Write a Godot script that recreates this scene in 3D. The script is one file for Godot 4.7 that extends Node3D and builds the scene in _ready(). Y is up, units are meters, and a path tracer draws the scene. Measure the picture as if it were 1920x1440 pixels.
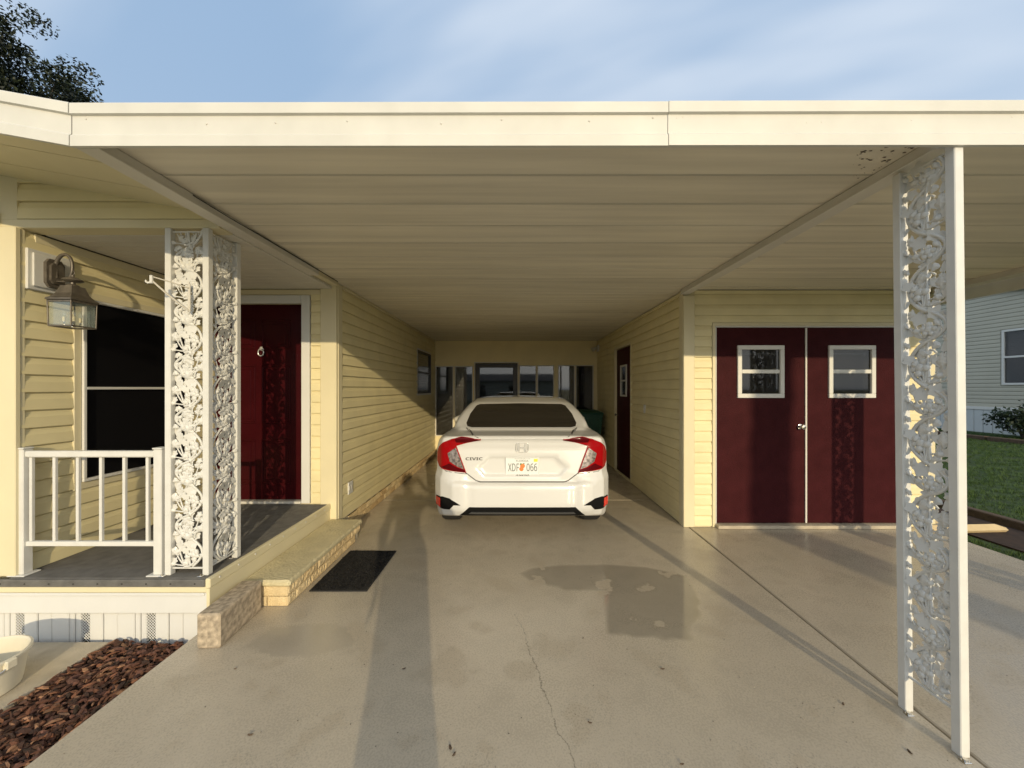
extends Node3D

# ---------------------------------------------------------------- helpers
var M := {}
var used := {}
var rng := RandomNumberGenerator.new()

func numbered(called: String) -> String:
	if not used.has(called):
		used[called] = 0
		return called
	used[called] += 1
	return "%s_%03d" % [called, used[called]]

func tag(o: Node, label: String, category: String, group := "") -> Node:
	o.set_meta("label", label)
	o.set_meta("category", category)
	if group != "":
		o.set_meta("group", group)
	return o

func thing(called: String, label: String, category: String, at := Vector3.ZERO, group := "") -> Node3D:
	var o := Node3D.new()
	o.name = numbered(called)
	add_child(o)
	o.position = at
	tag(o, label, category, group)
	return o

func put(called: String, mesh: Mesh, m: Material, parent: Node = self) -> MeshInstance3D:
	var o := MeshInstance3D.new()
	o.mesh = mesh
	o.material_override = m
	o.name = numbered(called) if parent == self else called
	parent.add_child(o, true)
	return o

func obj(called: String, st: SurfaceTool, m: Material, parent: Node = self) -> MeshInstance3D:
	return put(called, st.commit(), m, parent)

func struct(called: String, st: SurfaceTool, m: Material) -> MeshInstance3D:
	var o := obj(called, st, m)
	o.set_meta("kind", "structure")
	return o

func mb() -> SurfaceTool:
	var st := SurfaceTool.new()
	st.begin(Mesh.PRIMITIVE_TRIANGLES)
	return st

func tri(st: SurfaceTool, a: Vector3, b: Vector3, c: Vector3, na: Vector3, nb: Vector3, nc: Vector3) -> void:
	# front faces run clockwise
	if (b - a).cross(c - a).dot(na + nb + nc) > 0.0:
		var t := b; b = c; c = t
		t = nb; nb = nc; nc = t
	st.set_normal(na); st.add_vertex(a)
	st.set_normal(nb); st.add_vertex(b)
	st.set_normal(nc); st.add_vertex(c)

func quad(st: SurfaceTool, a: Vector3, b: Vector3, c: Vector3, d: Vector3, n: Vector3) -> void:
	tri(st, a, b, c, n, n, n)
	tri(st, a, c, d, n, n, n)

func face(st: SurfaceTool, a: Vector3, b: Vector3, c: Vector3, d: Vector3, away: Vector3) -> void:
	# flat quad whose normal points away from a point inside the solid
	var n := (b - a).cross(c - a)
	if n.length_squared() < 1e-14:
		n = (c - a).cross(d - a)
	n = n.normalized()
	if n.dot((a + b + c + d) * 0.25 - away) < 0.0:
		n = -n
	quad(st, a, b, c, d, n)

func bx(st: SurfaceTool, lo: Vector3, hi: Vector3, bev := 0.0, xf := Transform3D.IDENTITY) -> void:
	var l := Vector3(minf(lo.x, hi.x), minf(lo.y, hi.y), minf(lo.z, hi.z))
	var h := Vector3(maxf(lo.x, hi.x), maxf(lo.y, hi.y), maxf(lo.z, hi.z))
	var c := (l + h) * 0.5
	var e := (h - l) * 0.5
	var b: float = minf(bev, minf(e.x, minf(e.y, e.z)) * 0.9)
	var mid: Vector3 = xf * c
	for ax in 3:
		var u := (ax + 1) % 3
		var v := (ax + 2) % 3
		for s in [-1.0, 1.0]:
			var q := []
			for k in [[-1.0, -1.0], [1.0, -1.0], [1.0, 1.0], [-1.0, 1.0]]:
				var p := Vector3.ZERO
				p[ax] = s * e[ax]
				p[u] = k[0] * (e[u] - b)
				p[v] = k[1] * (e[v] - b)
				q.append(xf * (c + p))
			face(st, q[0], q[1], q[2], q[3], mid)
		if b > 0.0:
			for s in [-1.0, 1.0]:
				for t in [-1.0, 1.0]:
					# edge along axis ax, between faces u=s and v=t
					var q := []
					for k in [[-1.0, 0], [1.0, 0], [1.0, 1], [-1.0, 1]]:
						var p := Vector3.ZERO
						p[ax] = k[0] * (e[ax] - b)
						p[u] = s * (e[u] - (b if k[1] == 1 else 0.0))
						p[v] = t * (e[v] - (0.0 if k[1] == 1 else b))
						q.append(xf * (c + p))
					face(st, q[0], q[1], q[2], q[3], mid)
	if b > 0.0:
		for sx in [-1.0, 1.0]:
			for sy in [-1.0, 1.0]:
				for sz in [-1.0, 1.0]:
					var p1: Vector3 = xf * (c + Vector3(sx * e.x, sy * (e.y - b), sz * (e.z - b)))
					var p2: Vector3 = xf * (c + Vector3(sx * (e.x - b), sy * e.y, sz * (e.z - b)))
					var p3: Vector3 = xf * (c + Vector3(sx * (e.x - b), sy * (e.y - b), sz * e.z))
					var n: Vector3 = (xf.basis * Vector3(sx, sy, sz)).normalized()
					tri(st, p1, p2, p3, n, n, n)

func box(called: String, lo: Vector3, hi: Vector3, m: Material, parent: Node = self, bev := 0.0) -> MeshInstance3D:
	var st := mb()
	bx(st, lo, hi, bev)
	return obj(called, st, m, parent)

func tube(st: SurfaceTool, pts: Array, rad: Array, sides := 6, squash := Vector3.ONE) -> void:
	var n := pts.size()
	var rings := []
	var nrm := []
	var prev := Vector3.ZERO
	for i in n:
		var d: Vector3 = (pts[mini(i + 1, n - 1)] - pts[maxi(i - 1, 0)]).normalized()
		var u := prev
		if i == 0:
			u = d.cross(Vector3.UP if absf(d.y) < 0.9 else Vector3.RIGHT)
		u = (u - d * u.dot(d)).normalized()
		prev = u
		var v := d.cross(u)
		var r := []
		var rn := []
		for k in sides:
			var a := TAU * k / sides
			var w := u * cos(a) + v * sin(a)
			r.append(pts[i] + w * rad[i] * squash)
			rn.append(w)
		rings.append(r)
		nrm.append(rn)
	for i in n - 1:
		for k in sides:
			var j := (k + 1) % sides
			tri(st, rings[i][k], rings[i][j], rings[i + 1][j], nrm[i][k], nrm[i][j], nrm[i + 1][j])
			tri(st, rings[i][k], rings[i + 1][j], rings[i + 1][k], nrm[i][k], nrm[i + 1][j], nrm[i + 1][k])
	for e in [0, n - 1]:
		if rad[e] < 0.0006:
			continue
		var d: Vector3 = (pts[1] - pts[0]).normalized() * -1.0 if e == 0 else (pts[n - 1] - pts[n - 2]).normalized()
		for k in sides:
			tri(st, pts[e], rings[e][k], rings[e][(k + 1) % sides], d, d, d)

func rod(st: SurfaceTool, a: Vector3, b: Vector3, r: float, sides := 8) -> void:
	tube(st, [a, b], [r, r], sides)

func lathe(st: SurfaceTool, prof: Array, at: Vector3, sides := 16, basis := Basis.IDENTITY, turn := 0.0, smooth := true) -> void:
	# prof: Vector2(radius, height) points turned about the local y axis
	for i in prof.size() - 1:
		var p: Vector2 = prof[i]
		var q: Vector2 = prof[i + 1]
		var t := (q - p).normalized()
		for k in sides:
			var a0 := turn + TAU * k / sides
			var a1 := turn + TAU * (k + 1) / sides
			var c0 := Vector3(cos(a0), 0, sin(a0))
			var c1 := Vector3(cos(a1), 0, sin(a1))
			var n0 := (c0 * t.y - Vector3.UP * t.x)
			var n1 := (c1 * t.y - Vector3.UP * t.x)
			if not smooth:
				n0 = (n0 + n1).normalized()
				n1 = n0
			n0 = basis * n0
			n1 = basis * n1
			var A := at + basis * (c0 * p.x + Vector3.UP * p.y)
			var B := at + basis * (c1 * p.x + Vector3.UP * p.y)
			var C := at + basis * (c1 * q.x + Vector3.UP * q.y)
			var D := at + basis * (c0 * q.x + Vector3.UP * q.y)
			if p.x > 1e-5:
				tri(st, A, B, C, n0, n1, n1)
			if q.x > 1e-5:
				tri(st, A, C, D, n0, n1, n0)

func extrude(st: SurfaceTool, poly: Array, xf: Transform3D, length: float, caps := true) -> void:
	# closed polygon in local x,y pushed along local z by length
	var n := poly.size()
	var area := 0.0
	for i in n:
		var p: Vector2 = poly[i]
		var q: Vector2 = poly[(i + 1) % n]
		area += p.x * q.y - q.x * p.y
	var sg := 1.0 if area > 0.0 else -1.0
	for i in n:
		var p: Vector2 = poly[i]
		var q: Vector2 = poly[(i + 1) % n]
		var e := (q - p)
		if e.length() < 1e-6:
			continue
		var nn := Vector3(e.y, -e.x, 0).normalized() * sg
		quad(st, xf * Vector3(p.x, p.y, 0), xf * Vector3(q.x, q.y, 0), xf * Vector3(q.x, q.y, length), xf * Vector3(p.x, p.y, length), (xf.basis * nn).normalized())
	if caps:
		var ids := Geometry2D.triangulate_polygon(PackedVector2Array(poly))
		for i in range(0, ids.size(), 3):
			for e in [0.0, length]:
				var nn := (xf.basis * Vector3(0, 0, -1 if (e == 0.0) == (length > 0.0) else 1)).normalized()
				var a: Vector2 = poly[ids[i]]
				var b: Vector2 = poly[ids[i + 1]]
				var c: Vector2 = poly[ids[i + 2]]
				tri(st, xf * Vector3(a.x, a.y, e), xf * Vector3(b.x, b.y, e), xf * Vector3(c.x, c.y, e), nn, nn, nn)

func frame(st: SurfaceTool, lo: Vector3, hi: Vector3, wid: float, axis: int, bev := 0.003) -> void:
	# rectangular frame lying across the given axis (0: faces x, 2: faces z); corners butted
	var u := 2 if axis == 0 else 0
	var a := lo
	var b := hi
	b.y = lo.y + wid
	bx(st, a, b, bev)
	a = lo; b = hi
	a.y = hi.y - wid
	bx(st, a, b, bev)
	a = lo; b = hi
	a.y = lo.y + wid; b.y = hi.y - wid
	var c := b
	c[u] = lo[u] + wid
	bx(st, a, c, bev)
	c = a
	c[u] = hi[u] - wid
	bx(st, c, b, bev)

# ---------------------------------------------------------------- materials
func lin(r: float, g: float, b: float) -> Color:
	return Color(r, g, b).linear_to_srgb()

func noise_img(sd: int, freq: float, size: int, oct := 4) -> Image:
	var n := FastNoiseLite.new()
	n.seed = sd
	n.noise_type = FastNoiseLite.TYPE_SIMPLEX_SMOOTH
	n.frequency = freq
	n.fractal_octaves = oct
	var im := n.get_seamless_image(size, size)
	im.convert(Image.FORMAT_L8)
	return im

func color_tex(sd: int, freq: float, size: int, dark: Vector3, light: Vector3, oct := 4, gamma := 1.0) -> ImageTexture:
	var src := noise_img(sd, freq, size, oct).get_data()
	var out := PackedByteArray()
	out.resize(size * size * 3)
	var lut := []
	for i in 256:
		var t := pow(i / 255.0, gamma)
		var c := lin(lerpf(dark.x, light.x, t), lerpf(dark.y, light.y, t), lerpf(dark.z, light.z, t))
		lut.append([c.r8, c.g8, c.b8])
	for i in size * size:
		var c: Array = lut[src[i]]
		out[i * 3] = c[0]
		out[i * 3 + 1] = c[1]
		out[i * 3 + 2] = c[2]
	return tex(Image.create_from_data(size, size, false, Image.FORMAT_RGB8, out))

func tex(im: Image) -> ImageTexture:
	im.generate_mipmaps()
	return ImageTexture.create_from_image(im)

func bump_tex(sd: int, freq: float, size: int, amount: float, oct := 4) -> ImageTexture:
	var im := noise_img(sd, freq, size, oct)
	im.convert(Image.FORMAT_RGBA8)
	im.bump_map_to_normal_map(amount)
	return tex(im)

func mat(r: float, g: float, b: float, rough := 0.6, metal := 0.0) -> StandardMaterial3D:
	var m := StandardMaterial3D.new()
	m.albedo_color = lin(r, g, b)
	m.roughness = rough
	m.metallic = metal
	return m

func worn(c: Vector3, vary: float, rough: float, sd: int, scale: float, bump := 0.0, bump_freq := 0.05) -> StandardMaterial3D:
	# plain colour with patchy variation, laid out in world space
	var m := StandardMaterial3D.new()
	m.albedo_texture = color_tex(sd, 0.012, 256, c * (1.0 - vary), c * (1.0 + vary * 0.5), 5)
	m.roughness = rough
	m.uv1_triplanar = true
	m.uv1_world_triplanar = true
	m.uv1_scale = Vector3.ONE * scale
	if bump > 0.0:
		m.normal_enabled = true
		m.normal_texture = bump_tex(sd + 7, bump_freq, 256, 6.0)
		m.normal_scale = bump
	return m

func make_materials() -> void:
	M.siding = worn(Vector3(0.78, 0.69, 0.41), 0.10, 0.5, 11, 0.7)
	M.trim = worn(Vector3(0.70, 0.63, 0.42), 0.05, 0.45, 12, 0.6)
	M.white = worn(Vector3(0.68, 0.675, 0.64), 0.05, 0.42, 13, 0.6)
	M.fascia = worn(Vector3(0.63, 0.62, 0.57), 0.09, 0.5, 14, 0.9)
	M.ceiling = []
	for k in 4:
		var cm := worn(Vector3(0.775, 0.72, 0.59) * [1.0, 0.95, 1.03, 0.97][k], 0.17, 0.5, 150 + k, 1.0)
		cm.uv1_scale = Vector3(0.16, 1.0, 2.6)
		M.ceiling.append(cm)
	M.beam = worn(Vector3(0.66, 0.63, 0.56), 0.10, 0.5, 16, 0.7)
	M.cast = worn(Vector3(0.66, 0.655, 0.62), 0.08, 0.38, 17, 2.0)
	M.skirt = worn(Vector3(0.66, 0.66, 0.64), 0.04, 0.4, 18, 0.8)
	M.tan = worn(Vector3(0.80, 0.69, 0.40), 0.06, 0.5, 19, 0.5)
	M.maroon = worn(Vector3(0.048, 0.011, 0.013), 0.18, 0.42, 20, 1.2, 0.12, 0.2)
	M.maroon.metallic_specular = 0.12
	M.red_door = worn(Vector3(0.040, 0.0045, 0.006), 0.18, 0.25, 21, 0.8)
	M.red_door.metallic_specular = 0.18
	M.carpet = worn(Vector3(0.17, 0.165, 0.155), 0.25, 0.95, 22, 3.0, 1.0, 0.3)
	M.brick = worn(Vector3(0.66, 0.50, 0.27), 0.22, 0.8, 23, 3.0, 0.8, 0.12)
	M.brick_pale = worn(Vector3(0.72, 0.57, 0.33), 0.18, 0.8, 24, 3.0, 0.8, 0.12)
	M.brick_brown = worn(Vector3(0.55, 0.39, 0.20), 0.22, 0.8, 25, 3.0, 0.8, 0.12)
	M.mortar = worn(Vector3(0.50, 0.44, 0.32), 0.2, 0.9, 26, 4.0)
	M.stepcap = worn(Vector3(0.60, 0.53, 0.33), 0.16, 0.6, 27, 1.4, 0.3, 0.1)
	M.block = worn(Vector3(0.46, 0.38, 0.28), 0.55, 0.9, 28, 7.0, 0.35, 0.3)
	M.mat_black = worn(Vector3(0.020, 0.018, 0.017), 0.6, 0.97, 29, 6.0, 1.0, 0.35)
	M.dark = mat(0.012, 0.012, 0.014, 0.6)
	M.screen = mat(0.007, 0.007, 0.008, 0.6)
	M.screen.metallic_specular = 0.15
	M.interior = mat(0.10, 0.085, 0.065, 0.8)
	M.alu = mat(0.62, 0.60, 0.55, 0.4, 0.0)
	M.alu_dark = mat(0.030, 0.026, 0.024, 0.4)
	M.steel = mat(0.62, 0.60, 0.56, 0.22, 1.0)
	M.bronze = worn(Vector3(0.15, 0.13, 0.105), 0.35, 0.4, 30, 6.0)
	M.bronze.metallic = 0.35
	M.ivory = mat(0.70, 0.62, 0.38, 0.5)
	M.rubber = mat(0.018, 0.018, 0.018, 0.75)
	var g := StandardMaterial3D.new()
	g.albedo_color = Color(0.75, 0.82, 0.80, 0.10)
	g.transparency = BaseMaterial3D.TRANSPARENCY_ALPHA
	g.roughness = 0.03
	g.metallic_specular = 0.6
	M.glass = g
	var gt := StandardMaterial3D.new()
	gt.albedo_color = Color(0.12, 0.12, 0.12, 0.45)
	gt.transparency = BaseMaterial3D.TRANSPARENCY_ALPHA
	gt.roughness = 0.03
	gt.metallic_specular = 0.45
	M.glass_tint = gt
	M.glass_room = gt.duplicate()
	M.glass_room.metallic_specular = 1.0
	M.paint = mat(0.66, 0.66, 0.645, 0.28)
	M.paint.clearcoat_enabled = true
	M.paint.clearcoat = 1.0
	M.paint.clearcoat_roughness = 0.04
	M.car_glass = mat(0.014, 0.012, 0.010, 0.04)
	M.tail = mat(0.30, 0.003, 0.005, 0.12)
	M.tail.metallic_specular = 0.3
	M.tail_dark = mat(0.085, 0.002, 0.004, 0.12)
	M.tail_dark.metallic_specular = 0.3
	M.tail_clear = worn(Vector3(0.40, 0.34, 0.31), 0.85, 0.15, 31, 9.0)
	M.tail_clear.metallic = 0.5
	M.reflector = mat(0.75, 0.05, 0.035, 0.2)
	M.plastic = mat(0.008, 0.008, 0.008, 0.5)
	M.plastic.metallic_specular = 0.2
	M.plastic_grey = mat(0.06, 0.06, 0.06, 0.35)
	M.chrome = mat(0.72, 0.72, 0.70, 0.22, 0.55)
	M.gap = mat(0.05, 0.047, 0.042, 0.7)
	M.plate = mat(0.78, 0.79, 0.78, 0.35)
	M.ink = mat(0.10, 0.13, 0.12, 0.6)
	M.ink_black = mat(0.02, 0.02, 0.02, 0.6)
	M.orange = mat(0.80, 0.22, 0.05, 0.5)
	M.leaf_ink = mat(0.06, 0.22, 0.05, 0.5)
	M.yellow = mat(0.80, 0.68, 0.05, 0.5)
	M.bin = worn(Vector3(0.012, 0.075, 0.050), 0.15, 0.45, 32, 2.0)
	M.bucket = worn(Vector3(0.68, 0.63, 0.50), 0.06, 0.4, 33, 2.0)
	M.timber = worn(Vector3(0.10, 0.065, 0.04), 0.4, 0.9, 34, 3.0, 0.6, 0.1)
	M.lumber = worn(Vector3(0.62, 0.48, 0.27), 0.15, 0.75, 35, 2.0)
	M.bark = worn(Vector3(0.10, 0.08, 0.06), 0.4, 0.95, 36, 2.0, 1.0, 0.1)
	M.grey_siding = worn(Vector3(0.47, 0.45, 0.36), 0.05, 0.5, 37, 0.6)
	M.grey_skirt = worn(Vector3(0.55, 0.58, 0.58), 0.05, 0.5, 38, 0.6)
	M.roof_shingle = worn(Vector3(0.17, 0.16, 0.15), 0.25, 0.9, 39, 1.5)
	M.grass_soil = worn(Vector3(0.034, 0.062, 0.013), 0.5, 0.95, 40, 1.1)
	M.asphalt = worn(Vector3(0.06, 0.06, 0.06), 0.25, 0.9, 41, 0.8)
	M.soil = worn(Vector3(0.040, 0.020, 0.012), 0.5, 0.95, 42, 3.0)
	M.path = worn(Vector3(0.47, 0.41, 0.31), 0.22, 0.8, 43, 1.6, 0.12, 0.25)
	M.cloth = mat(0.10, 0.12, 0.18, 0.85)
	M.cloth_dark = mat(0.05, 0.05, 0.06, 0.85)
	M.skin = mat(0.55, 0.33, 0.23, 0.5)
	M.hair = mat(0.06, 0.04, 0.03, 0.6)
	M.blind = mat(0.55, 0.53, 0.48, 0.6)

# ---------------------------------------------------------------- camera, sky, sun
const SUN_SIDE := 0.265      # metres the light travels to the left for each metre it travels away from the camera
const SUN_DROP := 0.239      # metres it drops for each metre it travels away

func make_sky() -> ImageTexture:
	var w := 1024
	var h := 512
	var n := FastNoiseLite.new()
	n.seed = 268
	n.frequency = 1.1
	n.fractal_octaves = 5
	n.fractal_gain = 0.5
	var wispy := FastNoiseLite.new()
	wispy.seed = 272
	wispy.frequency = 0.8
	wispy.fractal_octaves = 4
	var im := Image.create(w, h, false, Image.FORMAT_RGBF)
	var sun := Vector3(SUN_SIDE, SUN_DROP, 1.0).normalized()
	for j in h:
		var el := (0.5 - (j + 0.5) / h) * PI
		for i in w:
			var az := ((i + 0.5) / w) * TAU
			var d := Vector3(sin(az) * cos(el), sin(el), -cos(az) * cos(el))
			var up := maxf(d.y, 0.0)
			var c := Vector3(0.24, 0.385, 0.595).lerp(Vector3(0.49, 0.615, 0.755), pow(1.0 - up, 2.6))
			# thin high cloud on a flat layer
			var q := Vector3(d.x, 0.0, d.z) / (up + 0.22)
			var s := q.x * 0.9 + q.z * 0.45
			var t := -q.x * 0.35 + q.z * 0.9
			var v := 0.5 + 0.5 * n.get_noise_3d(s * 0.45, t * 1.6, 3.0)
			v = v * 0.65 + (0.5 + 0.5 * wispy.get_noise_3d(s * 0.5 + 7.0, t * 0.7, 1.0)) * 0.45
			var k := smoothstep(0.42, 0.76, v) * 0.85
			c = c.lerp(Vector3(0.62, 0.70, 0.81), k)
			# bright air round the sun, plus a wide glow added to fill the carport
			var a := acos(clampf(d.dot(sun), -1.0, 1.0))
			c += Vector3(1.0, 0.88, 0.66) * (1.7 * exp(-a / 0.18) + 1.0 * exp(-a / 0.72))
			im.set_pixel(i, j, Color(c.x, c.y, c.z))
	return ImageTexture.create_from_image(im)

func make_camera_and_light() -> void:
	var cam := Camera3D.new()
	cam.name = "camera"
	add_child(cam)
	cam.position = Vector3(0, 1.5, 0)
	cam.projection = Camera3D.PROJECTION_FRUSTUM
	cam.near = 0.05
	cam.far = 1200.0
	cam.size = 0.1
	cam.frustum_offset = Vector2(-0.05 * 8.0 / 720.0, 0.05 * 8.0 / 720.0)
	cam.current = true
	var env := Environment.new()
	env.background_mode = Environment.BG_SKY
	var sky := Sky.new()
	var sm := PanoramaSkyMaterial.new()
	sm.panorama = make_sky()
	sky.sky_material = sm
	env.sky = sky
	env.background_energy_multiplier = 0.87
	env.tonemap_mode = Environment.TONE_MAPPER_LINEAR
	env.tonemap_exposure = 1.27
	env.sdfgi_enabled = true
	env.ssao_enabled = true
	env.ssil_enabled = true
	var we := WorldEnvironment.new()
	we.name = "environment"
	we.environment = env
	add_child(we)
	var sun := DirectionalLight3D.new()
	sun.name = "sun"
	sun.light_energy = 0.74
	sun.light_color = Color(1.0, 0.915, 0.75)
	sun.light_angular_distance = 0.55
	sun.shadow_enabled = true
	add_child(sun)
	sun.look_at_from_position(Vector3.ZERO, Vector3(-SUN_SIDE, -SUN_DROP, -1.0), Vector3.UP)

# ---------------------------------------------------------------- walls
const LAP := 0.114

func intervals(lo: float, hi: float, cuts: Array) -> Array:
	var out := [[lo, hi]]
	for c in cuts:
		var nxt := []
		for s in out:
			if c[1] <= s[0] or c[0] >= s[1]:
				nxt.append(s)
				continue
			if c[0] > s[0] + 0.002:
				nxt.append([s[0], c[0]])
			if c[1] < s[1] - 0.002:
				nxt.append([c[1], s[1]])
		out = nxt
	return out

func lap_piece(st: SurfaceTool, o: Vector3, U: Vector3, N: Vector3, u0: float, u1: float, y: float, t0: float, t1: float, step: float) -> void:
	var prof := [[0.0, 0.001], [0.0, 0.020], [0.03, 0.021], [0.60, 0.0175], [0.68, 0.0145], [0.80, 0.0110], [0.915, 0.0095], [0.925, 0.001], [1.0, 0.001]]
	var pts := []
	for i in prof.size():
		var p: Array = prof[i]
		if p[0] >= t0 - 1e-6 and p[0] <= t1 + 1e-6:
			pts.append(p)
		if i + 1 < prof.size():
			var q: Array = prof[i + 1]
			for t in [t0, t1]:
				if t > p[0] + 1e-6 and t < q[0] - 1e-6:
					pts.append([t, lerpf(p[1], q[1], (t - p[0]) / (q[0] - p[0]))])
	for i in pts.size() - 1:
		var p: Array = pts[i]
		var q: Array = pts[i + 1]
		var a: Vector3 = o + U * u0 + Vector3.UP * (y + p[0] * step) + N * p[1]
		var b: Vector3 = o + U * u1 + Vector3.UP * (y + p[0] * step) + N * p[1]
		var c: Vector3 = o + U * u1 + Vector3.UP * (y + q[0] * step) + N * q[1]
		var d: Vector3 = o + U * u0 + Vector3.UP * (y + q[0] * step) + N * q[1]
		var n: Vector3 = (b - a).cross(d - a).normalized()
		if n.dot(N) < 0.0 or (absf(n.dot(N)) < 0.01 and n.y > 0.0):
			n = -n
		quad(st, a, b, c, d, n)

func siding(parent: Node, o: Vector3, U: Vector3, N: Vector3, L: float, y0: float, y1: float, openings: Array, m: Material, step := LAP, joined := false) -> void:
	var y := y0
	var all := mb()
	while y < y1 - 0.004:
		var top := minf(y + step, y1)
		var cuts := [y, top]
		for w in openings:
			for e in [w[2], w[3]]:
				if e > y + 0.004 and e < top - 0.004:
					cuts.append(e)
		cuts.sort()
		for i in cuts.size() - 1:
			var mid: float = (cuts[i] + cuts[i + 1]) * 0.5
			var blocked := []
			for w in openings:
				if mid > w[2] and mid < w[3]:
					blocked.append([w[0], w[1]])
			for s in intervals(0.0, L, blocked):
				var st := all if joined else mb()
				lap_piece(st, o, U, N, s[0], s[1], y, (cuts[i] - y) / step, (cuts[i + 1] - y) / step, step)
				if not joined:
					obj("siding_board", st, m, parent)
		y += step
	if joined:
		obj("siding", all, m, parent).set_meta("kind", "stuff")

func wall(called: String, parent: Node, o: Vector3, U: Vector3, N: Vector3, L: float, y0: float, y1: float, thick: float, openings: Array, m: Material) -> MeshInstance3D:
	# solid wall behind the surface o + U*u, pierced by openings [u0, u1, y0, y1]
	var st := mb()
	var ys := [y0, y1]
	for w in openings:
		for e in [w[2], w[3]]:
			if e > y0 + 0.001 and e < y1 - 0.001 and not ys.has(e):
				ys.append(e)
	ys.sort()
	for i in ys.size() - 1:
		var mid: float = (ys[i] + ys[i + 1]) * 0.5
		var blocked := []
		for w in openings:
			if mid > w[2] and mid < w[3]:
				blocked.append([w[0], w[1]])
		for s in intervals(0.0, L, blocked):
			var a: Vector3 = o + U * s[0]
			var b: Vector3 = o + U * s[1] - N * thick
			a.y = ys[i]
			b.y = ys[i + 1]
			bx(st, a, b)
	return obj(called, st, m, parent)

# ---------------------------------------------------------------- ground
func concrete(x0: float, x1: float, z0: float, z1: float, w: int, h: int, sd: int, detailed: bool) -> StandardMaterial3D:
	# z0 nearer than z1; texture rows run from z0 to z1
	var fine := FastNoiseLite.new(); fine.seed = sd; fine.frequency = 85.0; fine.fractal_octaves = 1
	var mid := FastNoiseLite.new(); mid.seed = sd + 1; mid.frequency = 2.6; mid.fractal_octaves = 5
	var big := FastNoiseLite.new(); big.seed = sd + 2; big.frequency = 0.55; big.fractal_octaves = 3
	var alb := PackedByteArray(); alb.resize(w * h * 3)
	var rgh := PackedByteArray(); rgh.resize(w * h)
	# damp film left on the slab: outline in plan (x, z)
	var wet := Array([Vector2(0.03, -3.11), Vector2(0.13, -3.20), Vector2(0.37, -3.26), Vector2(0.78, -3.27), Vector2(1.10, -3.22), Vector2(1.38, -3.07), Vector2(1.30, -2.70), Vector2(1.05, -2.31), Vector2(0.75, -2.32), Vector2(0.56, -2.36), Vector2(0.60, -2.62), Vector2(0.64, -2.82), Vector2(0.50, -2.86), Vector2(0.13, -2.94)])
	var wet2 := Array([Vector2(-1.55, -2.42), Vector2(-1.20, -2.47), Vector2(-0.85, -2.36), Vector2(-0.95, -2.20), Vector2(-1.30, -2.12), Vector2(-1.62, -2.20)])
	var crack := [Vector2(-0.01, -2.55), Vector2(0.055, -2.36), Vector2(0.07, -2.20), Vector2(0.115, -2.05), Vector2(0.13, -1.92), Vector2(0.165, -1.80), Vector2(0.175, -1.69), Vector2(0.215, -1.62), Vector2(0.235, -1.52), Vector2(0.29, -1.40), Vector2(0.33, -1.1)]
	for j in h:
		var z := lerpf(z0, z1, (j + 0.5) / h)
		for i in w:
			var x := lerpf(x0, x1, (i + 0.5) / w)
			var f := fine.get_noise_2d(x, z)
			var m := mid.get_noise_2d(x, z)
			var b := big.get_noise_2d(x, z)
			var grain := float((i * 73856093 ^ j * 19349663 ^ (i * j) * 83492791) & 1023) / 1023.0 - 0.5
			var tone := 1.0 + 0.13 * grain + 0.05 * f + 0.11 * m + 0.11 * b
			var pit := smoothstep(0.30, 0.42, f) * smoothstep(0.02, 0.30, m)
			tone *= 1.0 - 0.30 * pit
			var stain := smoothstep(0.30, 0.46, m + 0.25 * b)
			var r := 0.30 + 0.10 * m + 0.12 * f + 0.20 * pit
			var c := Vector3(0.455, 0.400, 0.312) * tone
			c = c.lerp(Vector3(0.33, 0.27, 0.19), stain * 0.28)
			if detailed and z > -3.6 and z < -0.9:
				var p := Vector2(x + 0.02 * m, z + 0.03 * m)
				var k := 0.0
				if x > -0.1 and x < 1.5:
					k = smoothstep(0.018, -0.03, poly_sdf(p, wet) + 0.03 * m)
				elif x < -0.7 and z < -2.0 and z > -2.6:
					k = 0.45 * smoothstep(0.02, -0.05, poly_sdf(p, wet2) + 0.06 * m)
				if k > 0.0:
					k *= 1.0 - 0.9 * smoothstep(0.34, 0.44, m)
					c *= 1.0 - 0.32 * k
					r = lerpf(r, 0.07 + 0.06 * absf(f), k)
				if x > -0.1 and x < 0.5:
					var px := Vector2(x + 0.012 * mid.get_noise_2d(x * 9.0, z * 9.0), z)
					for s in crack.size() - 1:
						var near := Geometry2D.get_closest_point_to_segment(px, crack[s], crack[s + 1])
						if near.distance_to(px) < 0.0022:
							c *= 0.5
			var col := lin(clampf(c.x, 0.02, 0.9), clampf(c.y, 0.02, 0.9), clampf(c.z, 0.02, 0.9))
			var at := (j * w + i) * 3
			alb[at] = col.r8
			alb[at + 1] = col.g8
			alb[at + 2] = col.b8
			rgh[j * w + i] = int(clampf(r, 0.04, 1.0) * 255.0)
	var mt := StandardMaterial3D.new()
	mt.albedo_texture = tex(Image.create_from_data(w, h, false, Image.FORMAT_RGB8, alb))
	mt.roughness_texture = tex(Image.create_from_data(w, h, false, Image.FORMAT_L8, rgh))
	mt.roughness = 1.0
	mt.metallic_specular = 0.5
	return mt

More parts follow.
